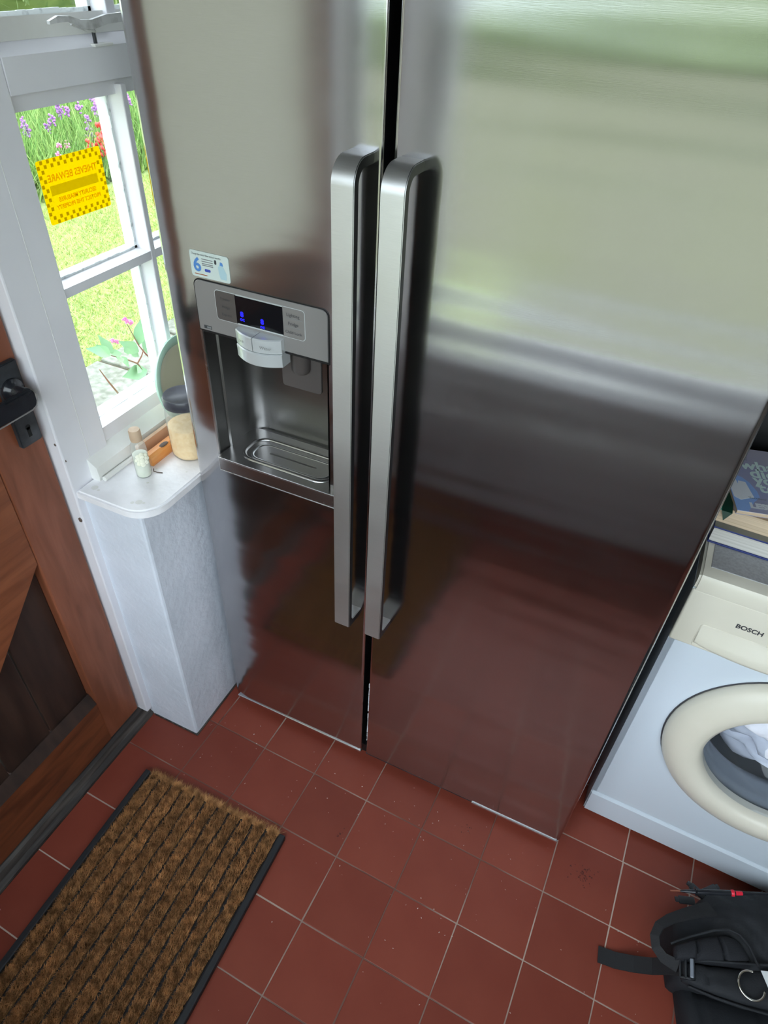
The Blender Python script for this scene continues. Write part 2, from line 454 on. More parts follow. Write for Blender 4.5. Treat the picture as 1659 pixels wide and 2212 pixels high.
def patch(poly, plane_o, u, v, m, parent, name, th=0.0004, back=0.0, flat=False):
    """thin printed or glued patch: polygon in (u,v) on a plane, thickness th along u x v"""
    u = Vector(u); v = Vector(v); n = u.cross(v).normalized(); o = Vector(plane_o)
    bm = bmesh.new()
    A = [bm.verts.new(o + u * a + v * b + n * back) for a, b in poly]
    if flat:
        bm.faces.new(A); return obj(name, bm, m, parent)
    B = [bm.verts.new(o + u * a + v * b + n * (back + th)) for a, b in poly]
    k = len(poly)
    bm.faces.new(A[::-1]); bm.faces.new(B)
    for i in range(k): bm.faces.new((A[i], A[(i + 1) % k], B[(i + 1) % k], B[i]))
    return obj(name, bm, m, parent)

def rect(a, b, c, d): return [(a, c), (b, c), (b, d), (a, d)]

# ================================================================== SETTING
# ---- floor with its tiles
floor = obj('floor', box(-0.19, 2.25, -1.18, 0.78, -0.10, -0.0011), 'grout')
tag(floor, 'red quarry-tiled floor with pale grout lines', 'floor', kind='structure')
TS = 0.151843; YAW = -0.0252
gx, gy = 0.147309, -0.090989
tile_me = None
cy_, sy_ = math.cos(YAW), math.sin(YAW)
g = 0.0011
bm = box(-TS / 2 + g, TS / 2 - g, -TS / 2 + g, TS / 2 - g, -0.012, 0.0, 0.0012, 2)
me0 = bpy.data.meshes.new('tile'); bm.to_mesh(me0); bm.free(); me0.materials.append(M['tile'])
for i in range(-3, 14):
    for j in range(-6, 12):
        u = (i + .5) * TS; v = -(j + .5) * TS
        x = gx + u * cy_ - v * sy_; y = gy + u * sy_ + v * cy_
        if x > 2.12 or x < -0.30 or y > 0.55 or y < -1.14: continue
        if i == -3: continue
        me = me0
        if i == -2:                                         # cut tiles: widened to the threshold, narrowed beside the low wall
            b2 = box((-0.034 if y > -0.06 else -0.189) - x, TS / 2 - g, -TS / 2 + g, TS / 2 - g, -0.012, 0.0, 0.0012, 2)
            me = bpy.data.meshes.new('tile'); b2.to_mesh(me); b2.free(); me.materials.append(M['tile'])
        t = bpy.data.objects.new('tile', me); C.objects.link(t)
        t.parent = floor
        t.location = (x, y, random.uniform(-0.0008, 0.0))
        t.rotation_euler = (random.uniform(-.003, .003), random.uniform(-.003, .003), YAW + random.uniform(-.003, .003))

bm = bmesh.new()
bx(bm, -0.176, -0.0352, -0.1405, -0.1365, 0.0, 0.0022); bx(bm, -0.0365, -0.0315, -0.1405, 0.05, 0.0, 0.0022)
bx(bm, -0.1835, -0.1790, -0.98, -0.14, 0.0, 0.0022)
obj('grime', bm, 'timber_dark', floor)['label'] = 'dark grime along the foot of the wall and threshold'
# ---- walls, ceiling
WL0, WL1 = -0.27, -0.18
wl_bm = box(-0.28, -0.036, -0.137, 0.76, -0.1, 0.768, 0.006, 2)
wall_low = obj('wall_left', wl_bm, 'plaster')
tag(wall_low, 'low white roughly plastered wall under the window sill, beside the fridge', 'wall', kind='structure')
w2 = bmesh.new()
bx(w2, -0.30, -0.18, -1.18, -1.06, -0.1, 2.35)
bx(w2, -0.30, -0.18, -1.06, -0.155, 2.06, 2.35)
bx(w2, -0.30, -0.18, -0.155, 0.78, 2.06, 2.35)
bx(w2, -0.30, -0.18, 0.62, 0.78, 0.77, 2.06)
wall_l = obj('wall_left', w2, 'wall')
tag(wall_l, 'cream painted wall around the door and window openings', 'wall', kind='structure')
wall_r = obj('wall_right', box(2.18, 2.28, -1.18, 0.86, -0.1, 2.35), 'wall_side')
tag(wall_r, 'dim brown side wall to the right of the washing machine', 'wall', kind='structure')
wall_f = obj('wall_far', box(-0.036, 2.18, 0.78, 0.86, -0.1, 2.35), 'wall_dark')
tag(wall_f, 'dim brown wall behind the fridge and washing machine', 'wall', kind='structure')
wb = bmesh.new()
BX0, BX1, BZ0, BZ1 = -0.17, 2.10, 0.60, 2.10
bx(wb, -0.30, BX0, -1.30, -1.18, -0.1, 2.35)
bx(wb, BX1, 2.28, -1.30, -1.18, -0.1, 2.35)
bx(wb, BX0, BX1, -1.30, -1.18, -0.1, BZ0)
bx(wb, BX0, BX1, -1.30, -1.18, BZ1, 2.35)
wall_b = obj('wall_back', wb, 'wall_back')
tag(wall_b, 'grey painted wall with a wide window, behind the viewer', 'wall', kind='structure')
ceil = obj('ceiling', box(-0.30, 2.28, -1.30, 0.86, 2.35, 2.43), 'ceiling')
tag(ceil, 'dark brown boarded ceiling', 'ceiling', kind='structure')

# ---- door post, frame, threshold
post = obj('trim_1', box(-0.262, -0.18, -0.155, -0.047, 0.028, 2.06, 0.003, 2), 'white_paint')
tag(post, 'white painted post between the oak door and the window', 'post', kind='structure')
bm = bmesh.new()
bx(bm, -0.1815, -0.1796, -0.0970, -0.0960, 0.80, 2.05)
obj('joint_bead', bm, 'old_paint', post)
bm = bmesh.new()
for (y, z, s) in ((-0.1555, 0.716, 0.006), (-0.1555, 0.90, 0.003), (-0.150, 0.862, 0.0025)):
    bmesh.ops.create_icosphere(bm, subdivisions=1, radius=s, matrix=Matrix.Translation((-0.187 if y < -.152 else -0.18, y, z)) @ Matrix.Diagonal((0.9, .45, 1.1, 1)))
obj('paint_chip', bm, 'scorch', post)['label'] = 'bare wood where the paint is chipped'
t2 = obj('trim_2', box(-0.262, -0.18, -1.06, -0.985, 0.028, 2.06, 0.003, 2), 'white_paint')
tag(t2, 'white painted post on the hinge side of the oak door', 'post', kind='structure')
t3 = obj('trim_3', box(-0.262, -0.18, -0.985, -0.155, 1.99, 2.06, 0.003, 2), 'white_paint')
tag(t3, 'white painted head of the door frame', 'frame', kind='structure')
th = prism([(-0.262, 0.0), (-0.180, 0.0), (-0.181, 0.006), (-0.192, 0.013), (-0.199, 0.028), (-0.207, 0.032), (-0.262, 0.034)], 'y', -0.985, -0.135)
th_o = obj('trim_4', th, 'timber_dark')
tag(th_o, 'dark worn timber threshold under the oak door', 'threshold', kind='structure')

# ---- sill on the low wall
sp = [(-0.262, -0.047)] + [(-0.18, -0.047), (-0.18, -0.150)]
for i in range(9):
    a = math.radians(-90 + 90 * i / 8)
    sp.append((-0.064 + 0.060 * math.cos(a), -0.090 + 0.060 * math.sin(a)))
sp += [(-0.002, 0.04), (-0.012, 0.06), (-0.012, 0.62), (-0.262, 0.62)]
sill = obj('trim_5', prism(sp, 'z', 0.768, 0.790, 0.004, 2), 'sill', smooth=35)
tag(sill, 'white painted window sill with a rounded corner and worn paint', 'sill', kind='structure')
bm = bmesh.new()
for (x, y, s) in ((-0.155, -0.125, .007), (-0.143, -0.128, .003), (-0.05, -0.12, .007), (-0.06, -0.127, .004), (-0.075, -0.065, .003), (-0.04, -0.118, .003), (-0.09, -0.02, .002), (-0.03, 0.0, .002)):
    bmesh.ops.create_circle(bm, cap_ends=True, segments=9, radius=s, matrix=Matrix.Translation((x, y, 0.7904)))
obj('worn_patch', bm, 'old_paint', sill)

# ---- left window
win = thing('window_1', 'white painted small-paned window beside the fridge', 'window', (-0.2, -0.047, 0.80), kind='structure')
wy0, wy1 = -0.047, 0.62
fr = prism([(-0.262, 0.79), (-0.160, 0.79), (-0.158, 0.800), (-0.160, 0.822), (-0.186, 0.842), (-0.262, 0.842)], 'y', -0.105, wy1, 0.0)
obj('frame_sill', fr, 'old_paint', win)
obj('bead', tube([(-0.152, -0.10, 0.7955), (-0.152, 0.01, 0.7955)], 0.0055, 8), 'old_paint', win, 40)
# bottom sash rail, middle glazing bars, transom: bevelled towards the glass
def hbar(name, zb, zt, x_front, x_glass, slope, y0=wy0, y1=wy1, m='white_paint'):
    return obj(name, prism([(-0.25, zb), (x_front, zb), (x_front, zt - slope), (x_glass, zt), (-0.25, zt)], 'y', y0, y1, 0.0), m, win)
hbar('bottom_rail', 0.842, 0.873, -0.186, -0.220, -0.0)
for c in (0.0,):
    hbar('glazing_bar', 1.138, 1.156, -0.187, -0.220, 0.002)
hbar('top_rail', 1.415, 1.445, -0.200, -0.220, 0.0)
obj('transom', prism([(-0.262, 1.440), (-0.180, 1.440), (-0.178, 1.486), (-0.196, 1.501), (-0.262, 1.501)], 'y', wy0 - 0.0, wy1), 'white_paint', win)
hbar('casement_rail', 1.501, 1.522, -0.195, -0.220, -0.007, m='old_paint')
for y in (0.178, 0.372):
    obj('glazing_bar', box(-0.25, -0.186, y, y + 0.013, 0.86, 1.43, 0.002), 'white_paint', win)
    obj('casement_bar', box(-0.25, -0.186, y, y + 0.020, 1.515, 2.04, 0.002), 'white_paint', win)
obj('jamb', box(-0.25, -0.18, 0.565, 0.62, 0.842, 2.05, 0.002), 'white_paint', win)
obj('casement_head', box(-0.25, -0.195, wy0, wy1, 2.02, 2.06), 'white_paint', win)
cols = ((wy0, 0.178), (0.191, 0.372), (0.385, 0.565))
for (a, b) in cols:
    for (z0, z1) in ((0.866, 1.142), (1.152, 1.42), (1.525, 2.03)):
        p = obj('pane', box(-0.2235, -0.2215, a, b, z0, z1), 'pane', win)
        bm = bmesh.new()
        for (q0, q1, r0, r1) in ((a, a + .004, z0, z1), (b - .005, b, z0, z1), (a, b, z0, z0 + .007), (a, b, z1 - .004, z1)):
            n_ = 14
            L = max(q1 - q0, r1 - r0)
            for k in range(n_):
                w = 0.0016 * random.random()
                if r1 - r0 > q1 - q0: bx(bm, -0.2215, -0.2185, q0 - w, q1 + w, r0 + k * L / n_, r0 + (k + 1) * L / n_)
                else: bx(bm, -0.2215, -0.2185, q0 + k * L / n_, q0 + (k + 1) * L / n_, r0 - w, r1 + w)
        obj('putty', bm, 'putty', p)
# casement stay and its pin
ribbon([(-0.172, 0.043, 1.521), (-0.171, 0.060, 1.5245), (-0.170, 0.080, 1.524), (-0.170, 0.100, 1.517), (-0.172, 0.125, 1.515), (-0.174, 0.16, 1.520), (-0.176, 0.30, 1.524)],
       [0.004, .008, .007, .011, .012, .012, .012], (0, 0, 1), 0.006, 'stay_metal', 'window_stay', win)['label'] = 'casement stay with chipped paint'
obj('stay_pin', tube([(-0.178, 0.133, 1.486), (-0.178, 0.133, 1.512)], 0.003, 8), 'black_iron', win)
obj('stay_plate', box(-0.186, -0.172, 0.125, 0.165, 1.486, 1.490, 0.001), 'old_paint', win)
obj('stay_prong', tube([(-0.172, 0.085, 1.518), (-0.171, 0.112, 1.509), (-0.174, 0.132, 1.506)], 0.0025, 6), 'stay_metal', win)

# ---- wide back window (behind the viewer, seen only in reflections)
win2 = thing('window_2', 'wide white framed window behind the viewer, seen as a soft reflection', 'window', (0.9, -1.24, BZ0), kind='structure')
bm = bmesh.new()
YW0, YW1 = -1.28, -1.21
bx(bm, BX0, BX1, YW0, YW1, BZ0, BZ0 + 0.06); bx(bm, BX0, BX1, YW0, YW1, BZ1 - 0.06, BZ1)
bx(bm, BX0, BX0 + .06, YW0, YW1, BZ0, BZ1); bx(bm, BX1 - .06, BX1, YW0, YW1, BZ0, BZ1)
obj('frame', bm, 'white_paint', win2)
NB = 1
for x in (1.38,):
    obj('mullion', box(x - .022, x + .022, YW0, YW1, BZ0 + .06, BZ1 - .06), 'white_paint', win2)
for k in range(NB):
    x = BX0 + (BX1 - BX0) * k / NB
    obj('pane', box(x + .02, x + (BX1 - BX0) / NB - .02, -1.243, -1.239, BZ0 + .05, BZ1 - .05), 'pane', win2)
obj('sill', box(BX0, BX1, -1.21, -1.13, BZ0 - 0.03, BZ0, 0.004), 'sill', win2)

# ---- oak door
door = thing('door_1', 'orange-brown oak door with diagonal brace, dark recessed boards and black handle', 'door', (-0.22, -0.57, 0.035), kind='structure')
DX0, DX1 = -0.25, -0.205
obj('stile', box(DX0, DX1, -0.262, -0.160, 0.040, 1.985, 0.003), 'oak', door)
obj('stile', box(DX0, DX1, -0.978, -0.876, 0.040, 1.985, 0.003), 'oak', door)
obj('bottom_rail', prism([(DX0, 0.040), (DX1, 0.040), (DX1, 0.196), (DX1 - 0.022, 0.226), (DX0, 0.226)], 'y', -0.876, -0.262), 'oak_rail', door)
obj('top_rail', box(DX0, DX1, -0.876, -0.262, 1.85, 1.985, 0.003), 'oak_rail', door)
# diagonal brace falling towards the hinge side
k = 0.146 / 0.137
obj('brace', prism([(-0.262, 0.676), (-0.700, 0.676 - 0.438 * k), (-0.876, 0.676 - 0.438 * k + .1), (-0.876, 0.40), (-0.262, 0.90)], 'x', DX0, DX1, 0.002), 'oak_brace', door)
for i in range(6):
    y1 = -0.262 - 0.1140 * i
    obj('board', box(DX0 + 0.004, DX1 - 0.021, max(y1 - 0.1125, -0.876), y1 - 0.001, 0.20, 0.90, 0.002), 'oak_dark', door)
obj('lock_rail', box(DX0, DX1, -0.876, -0.262, 0.89, 1.00, 0.003), 'oak_rail', door)
obj('pane', box(-0.230, -0.226, -0.876, -0.262, 1.00, 1.85), 'added_frosted', door)  # unseen upper pane, added to give the steel a pale grey reflection
obj('lower_moulding', prism([(DX1 - 0.022, 0.2265), (DX1 - 0.001, 0.197), (DX1 + .001, 0.197), (DX1 - 0.016, 0.2285)], 'y', -0.876, -0.263), 'oak_dark', door)
# handle plate, keyhole, rose, lever
hp = obj('lock_plate', prism(rrect(-0.212, -0.168, 0.922, 1.080, 0.004, 3), 'x', DX1, DX1 + 0.011, 0.002, 2), 'black_iron', door)
bm = bmesh.new()
bmesh.ops.create_circle(bm, cap_ends=True, segments=16, radius=0.0052, matrix=Matrix.Translation((DX1 + 0.0114, -0.190, 0.957)) @ Matrix.Rotation(math.pi / 2, 4, 'Y'))
bx(bm, DX1 + 0.0105, DX1 + 0.0114, -0.1935, -0.1865, 0.938, 0.957)
obj('keyhole', bm, mat('keyhole_dark', (0.002, 0.002, 0.002, 1), 0.9), hp)
obj('rose', lathe([(0.020, 0), (0.020, .006), (0.015, .010), (0.011, .018), (0.011, .034), (0, .034)], 24, 'z'), 'black_plastic', door, 40)
rose = [o for o in door.children if o.name.startswith('rose')][0]
rose.data.transform(Matrix.Translation((DX1 + 0.010, -0.194, 1.034)) @ Matrix.Rotation(math.pi / 2, 4, 'Y'))
bm = prism(rrect(-0.310, -0.180, 1.006, 1.041, 0.012, 6, (0, 1, 1, 0)), 'x', DX1 + 0.036, DX1 + 0.048, 0.003, 2)
lv = obj('lever', bm, 'black_plastic', door, 40)
bmr = bmesh.new()
tube([(DX1 + .048, -0.310, 1.006), (DX1 + .048, -0.195, 1.006), (DX1 + .048, -0.185, 1.010), (DX1 + .048, -0.1805, 1.018), (DX1 + .048, -0.180, 1.03)], 0.0012, 6, bmr)
obj('pale_edge', bmr, 'grey_plastic', lv)['label'] = 'pale edge of the lever'  # pale line drawn along the lever's lower edge

# ================================================================== FRIDGE
fridge = thing('fridge', 'tall stainless steel side-by-side fridge freezer with two bar handles', 'fridge', (0.455, 0.35, 0))
obj('cabinet', box(0.004, 0.906, 0.128, 0.72, 0.022, 1.78, 0.004), mat('dark_cabinet', (0.02, 0.02, 0.022, 1), 0.4), fridge)
obj('plinth', box(0.012, 0.898, 0.020, 0.60, 0.0, 0.030), 'black', fridge)
for (x, y) in ((.05, .66), (.86, .66)):
    obj('foot', lathe([(0, 0), (.018, 0), (.018, .024), (0, .024)], 16, center=(x, y, 0)), 'black', fridge)

def door_bm(x0, x1, z0, z1, rl, rr, hole=None, th=0.122, soft=None):
    P = [(x0, th)]
    if soft:                                                # outer edge rolls back gently, then turns the corner
        for i in range(5):
            a = math.radians(180 + 55 * i / 4); P.append((x0 + .004 + .004 * math.cos(a), soft[1] + .0045 + .004 * math.sin(a)))
        for i in range(1, 13):
            t_ = i / 12; P.append((x0 + .003 + (soft[0] - .003) * t_, soft[1] * (1 - t_) ** 2))
    else:
        for i in range(7):
            a = math.radians(180 + 90 * i / 6); P.append((x0 + rl + rl * math.cos(a), rl + rl * math.sin(a)))
    split = []
    if hole:
        split = [len(P), len(P) + 1]
        P += [(hole[0], 0), (hole[1], 0)]
    for i in range(7):
        a = math.radians(270 + 90 * i / 6); P.append((x1 - rr + rr * math.cos(a), rr + rr * math.sin(a)))
    P.append((x1, th))
    Z = [z0] + ([hole[2], hole[3]] if hole else []) + [z1]
    bm = bmesh.new()
    G = [[bm.verts.new((x, y, z)) for (x, y) in P] for z in Z]
    for r in range(len(Z) - 1):
        for i in range(len(P) - 1):
            if hole and r == 1 and i == split[0]: continue
            bm.faces.new((G[r][i], G[r][i + 1], G[r + 1][i + 1], G[r + 1][i]))
    bm.faces.new(G[0][::-1]); bm.faces.new(G[-1])
    bm.faces.new([G[r][0] for r in range(len(Z))][::-1] + [G[r][-1] for r in range(len(Z))]) if len(Z) == 2 else None
    return bm
HX0, HX1, HZ0, HZ1 = 0.064, 0.305, 0.868, 1.127
ZB = 0.032
ld = obj('door', door_bm(0.0, 0.3855, ZB, 1.775, 0.010, 0.006, (HX0, HX1, HZ0, HZ1), soft=(0.050, 0.0034)), 'steel_door', fridge, 30)
rd = obj('door', door_bm(0.3985, 0.910, ZB, 1.775, 0.006, 0.010), 'steel_door', fridge, 30)
ld['label'] = 'narrow left freezer door with the water dispenser'
rd['label'] = 'wide right fridge door'
obj('door_gap', box(0.384, 0.400, 0.09, 0.127, ZB, 1.775), 'black', fridge)
obj('bottom_strip', box(0.006, 0.386, -0.0030, 0.012, ZB - 0.0055, ZB + 0.0008, 0.0015), 'bright_steel', ld)
obj('bottom_strip', box(0.690, 0.906, -0.0030, 0.012, ZB - 0.0055, ZB + 0.0008, 0.0015), 'bright_steel', rd)
obj('bottom_strip', box(0.399, 0.690, 0.000, 0.012, ZB - 0.0045, ZB + 0.0005, 0.001), 'black_iron', rd)['label'] = 'dark stretch of the bottom strip'  # same strip in a darker material along this stretch
# scuffed edge beside the gap
bm = bmesh.new()
for i in range(40):
    z = random.uniform(0.09, 0.34); h = random.uniform(.003, .014)
    bx(bm, 0.3992, 0.3992 + random.uniform(.0006, .0022), 0.0003, 0.003, z, z + h)
obj('scuff', bm, 'paper_white', rd)['label'] = 'white scuff marks along the door edge'

def handle(x0, x1, door_o):
    zt, zb, d, t = 1.432, 0.576, -0.055, 0.0135
    pr = [(0.004, zt), (-0.024, zt)]
    for i in range(1, 9):
        a = math.radians(90 + 90 * i / 8); pr.append((-0.024 + 0.031 * math.cos(a), zt - 0.031 + 0.031 * math.sin(a)))
    pr += [(d, zb + .004), (d + .004, zb), (0.004, zb - 0.010), (0.004, zb + 0.006), (d + t + .004, zb + 0.014), (d + t, zb + 0.020)]
    for i in range(9):
        a = math.radians(180 - 90 * i / 8); pr.append((-0.024 + (0.031 - t) * math.cos(a), zt - 0.031 + (0.031 - t) * math.sin(a)))
    pr.append((0.004, zt - t))
    h = obj('handle', prism(pr, 'x', x0, x1, 0.0012, 2), 'steel_handle', door_o, 30)
    h.data.materials.append(M['black'])                     # black plastic cheeks and inner side
    for f in h.data.polygons:
        c_ = f.center
        if abs(f.normal.x) > .9 or (f.normal.y > .5 and c_.y < -.02): f.material_index = 1
    return h
handle(0.341, 0.3735, ld)
handle(0.4085, 0.441, rd)

# ---- dispenser
Xv, Zv = (1, 0, 0), (0, 0, 1)
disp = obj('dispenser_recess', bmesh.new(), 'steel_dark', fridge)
plan = [(HX0, 0.0), (HX0 + .002, 0.030), (HX0 + .006, 0.032), (HX0 + .006, 0.080)]
for i in range(8):
    a = math.radians(180 - 90 * i / 7); plan.append((HX0 + .036 + .030 * math.cos(a), 0.084 + .030 * math.sin(a)))
for i in range(8):
    a = math.radians(90 - 90 * i / 7); plan.append((HX1 - .034 + .030 * math.cos(a), 0.084 + .030 * math.sin(a)))
plan += [(HX1 - .003, 0.0)]
bm = bmesh.new()
lo_ = [bm.verts.new((x, y, HZ0)) for x, y in plan]; hi_ = [bm.verts.new((x, y, HZ1 + .001)) for x, y in plan]
for i in range(len(plan) - 1): bm.faces.new((lo_[i], lo_[i + 1], hi_[i + 1], hi_[i]))
bm.faces.new(hi_); bm.faces.new(lo_[::-1])
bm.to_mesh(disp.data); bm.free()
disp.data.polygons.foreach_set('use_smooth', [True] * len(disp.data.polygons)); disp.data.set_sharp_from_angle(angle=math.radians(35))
# black plate painted as the shade in the gap round the panel, the panel itself
obj('panel_gap_shade', prism(rrect(0.0605, 0.3075, 1.122, 1.2125, 0.012, 5, (0, 0, 1, 1)), 'y', -0.0012, 0.003), 'black', fridge)
pan = obj('control_panel', prism(rrect(0.0625, 0.3055, 1.1265, 1.2108, 0.011, 5, (0, 0, 1, 1)), 'y', -0.0030, 0.003, 0.0008), mat('silver_grey_panel', lin(150, 147, 146), 0.4, 0.35), fridge)
obj('side_trim', box(0.0605, 0.0645, -0.0014, 0.002, 0.866, 1.124), 'steel_plain', fridge)
py = -0.0031
lp = patch(rrect(0.1015, 0.2665, 1.1525, 1.2025, 0.006, 4), (0, py, 0), Xv, Zv, 'silver_plastic', pan, 'label_rim', 0.0006)
patch(rrect(0.1025, 0.1420, 1.1535, 1.2015, 0.005, 4, (1, 0, 0, 1)), (0, py - .0006, 0), Xv, Zv, 'grey_plastic_dark', pan, 'left_legend', 0.0003)
patch(rrect(0.2265, 0.2655, 1.1535, 1.2015, 0.005, 4, (0, 1, 1, 0)), (0, py - .0006, 0), Xv, Zv, 'grey_plastic', pan, 'right_legend', 0.0003)
patch(rect(0.1405, 0.2275, 1.1550, 1.2005), (0, py - .0006, 0), Xv, Zv, 'black_gloss', pan, 'display', 0.0006)
for (s, z, sz) in (('Freezer', 1.188, .006), ('Fridge', 1.1745, .006), ('Express', 1.162, .006)):
    text(s, sz, (0.122, py - .0012, z), Xv, Zv, 'ink', pan, 'legend_print', align='CENTER')
for (s, z, sz) in (('Lighting', 1.1885, .0075), ('Fridge', 1.1745, .0075), ('Child Lock', 1.1605, .0068)):
    text(s, sz, (0.246, py - .0012, z), Xv, Zv, 'ink', pan, 'legend_print', align='CENTER')
for z in (1.1850, 1.1710):
    patch(rect(0.231, 0.262, z, z + .0006), (0, py - .0010, 0), Xv, Zv, 'ink_grey', pan, 'legend_rule', 0.0002)
for (x, z, s1) in ((0.1515, 1.1680, '8'), (0.189, 1.1640, '8')):
    text(s1, .0115, (x, py - .0014, z), Xv, Zv, 'led', pan, 'lit_digit', align='CENTER', bold=.0006)
    text('oc', .0085, (x, py - .0014, z - .0072), Xv, Zv, 'led', pan, 'lit_digit', align='CENTER', bold=.0003)
patch(rect(0.072, 0.087, 1.1300, 1.1355), (0, py, 0), Xv, Zv, 'ink', pan, 'badge', 0.0004)
patch(rect(0.078, 0.086, 1.1312, 1.1344), (0, py - .0004, 0), Xv, Zv, 'ink_grey', pan, 'badge_print', 0.0002)
# push buttons: a bulging paddle in three pieces
def bulge(x0, x1, z0, z1, name, nx=14, top=True):
    a0, a1 = 0.141, 0.2265
    def fy(x):
        t = (x - a0) / (a1 - a0); return -0.011 - 0.016 * (1 - (2 * t - 1) ** 2)
    bm = bmesh.new()
    cols_ = []
    for i in range(nx + 1):
        x = x0 + (x1 - x0) * i / nx
        y = fy(x)
        lo2 = z0
        cols_.append([bm.verts.new((x, 0.012, lo2)), bm.verts.new((x, y + .001, lo2)), bm.verts.new((x, y, lo2 + .0012)), bm.verts.new((x, y - .0012, z1 - .0015)), bm.verts.new((x, y + .0008, z1)), bm.verts.new((x, 0.012, z1))])
    for A, B in zip(cols_, cols_[1:]):
        for k in range(6): bm.faces.new((A[k], B[k], B[(k + 1) % 6], A[(k + 1) % 6]))
    bm.faces.new(cols_[0]); bm.faces.new(cols_[-1][::-1])
    return obj(name, bm, 'silver_plastic', disp, 30)
bulge(0.141, 0.1815, 1.1245, 1.1485, 'ice_button', 8)
bulge(0.1830, 0.2265, 1.1245, 1.1485, 'water_button', 8)
bulge(0.141, 0.2265, 1.1005, 1.1235, 'paddle', 16)
text('Ice', .007, (0.156, -0.0245, 1.135), Xv, Zv, 'ink_grey', disp, 'button_print')
text('Water', .0075, (0.1965, -0.0275, 1.134), (0.985, 0.14, 0), Zv, 'ink_grey', disp, 'button_print', th=0.0016)
# dark chute plate with its nozzle
obj('chute_plate', prism(rrect(0.184, 0.262, 1.028, 1.128, 0.006, 4, (1, 1, 0, 0)), 'y', 0.050, 0.056, 0.0008), 'grey_plastic_dark', disp, 30)
obj('nozzle', lathe([(0, 1.066), (.013, 1.066), (.0165, 1.072), (.0175, 1.127)], 24, center=(0.226, 0.046, 0)), 'grey_plastic_dark', disp, 40)
# drip tray
tray = obj('drip_tray', box(HX0 + .004, HX1 + 0.018, -0.012, 0.108, 0.8645, 0.8700, 0.0008), 'steel_plain', fridge)
obj('tray_lip', box(HX0 + .004, HX1 + 0.018, -0.0125, 0.0005, 0.8405, 0.8690, 0.0012), 'steel_plain', tray)
obj('lip_edge', box(HX0 + .004, HX1 + 0.018, -0.0134, -0.0105, 0.8672, 0.8706, 0.0008), 'bright_steel', tray)
obj('lip_edge', box(HX0 + .006, HX1 + 0.018, -0.0134, -0.0105, 0.8395, 0.8415, 0.0006), 'bright_steel', tray)
loop = rrect(0.100, 0.292, 0.010, 0.084, 0.028, 8)
def ring_loop(pts, z, r, n=8):
    bm = bmesh.new(); rings = []
    k = len(pts)
    for i, (x, y) in enumerate(pts):
        a = Vector((*pts[(i + 1) % k], 0)) - Vector((*pts[i - 1], 0)); a.normalize()
        s = Vector((a.y, -a.x, 0))
        rings.append([bm.verts.new(Vector((x, y, z)) + s * r * math.cos(2 * math.pi * q / n) + Vector((0, 0, 1)) * r * .7 * math.sin(2 * math.pi * q / n)) for q in range(n)])
    for i in range(k):
        A, B = rings[i], rings[(i + 1) % k]
        for q in range(n): bm.faces.new((A[q], A[(q + 1) % n], B[(q + 1) % n], B[q]))
    return bm
obj('tray_rim', ring_loop(loop, 0.8702, 0.0042), 'steel_plain', tray, 60)
obj('tray_rim', ring_loop(rrect(0.118, 0.283, 0.016, 0.066, 0.020, 8), 0.8704, 0.0036), 'bright_steel', tray, 60)
obj('tray_grille', prism(rrect(0.120, 0.281, 0.018, 0.064, 0.018, 8), 'z', 0.8690, 0.8716, 0.0008), 'steel_plain', tray, 30)
obj('tray_slot', prism(rrect(0.150, 0.252, 0.0395, 0.0440, 0.002, 4), 'z', 0.8700, 0.8721), 'steel_dark', tray)
# ---- filter reminder sticker
stk = thing('fridge_sticker', 'small white and blue reminder sticker with a big 6 above the water dispenser', 'sticker', (0.097, 0, 1.216))
sx, sz = 0.0605, 1.2155
patch(rrect(0, 0.073, 0, 0.041, 0.004, 4), (sx, -0.0002, sz), Xv, Zv, 'sticker_white', stk, 'sheet', 0.0005)
so = (sx, -0.0008, sz)
text('Change the water filter every 6 months', .0046, (sx + .004, -0.0008, sz + .0345), Xv, Zv, 'ink', stk, 'heading', squash=0.74)
text('6', .030, (sx + .005, -0.0008, sz + .0095), Xv, Zv, 'sticker_blue', stk, 'big_numeral', bold=.0008)
for k, z in enumerate((0.029, 0.0255, 0.022, 0.0195)):
    patch(rect(0.022, 0.043, z, z + .0013), so, Xv, Zv, 'ink_grey', stk, 'text_line', .0002)
patch(rrect(0.026, 0.037, 0.0105, 0.0150, 0.002, 4), so, Xv, Zv, 'sticker_navy', stk, 'blue_oval', .0002)
patch(rrect(0.046, 0.050, 0.0255, 0.0325, 0.0018, 4), so, Xv, Zv, 'ink', stk, 'valve_drawing', .0002)
patch([(0.055, .004), (0.066, .004), (0.067, .014), (0.062, .024), (0.056, .027), (0.052, .022), (0.053, .012)], so, Xv, Zv, 'sticker_aqua', stk, 'filter_drawing', .0002)
patch([(0.056, .026), (0.062, .025), (0.061, .030), (0.057, .031)], so, Xv, Zv, 'sticker_blue', stk, 'filter_cap_drawing', .0003)
patch(rect(0.006, 0.030, 0.004, 0.0052), so, Xv, Zv, 'sign_text', stk, 'text_line', .0002)

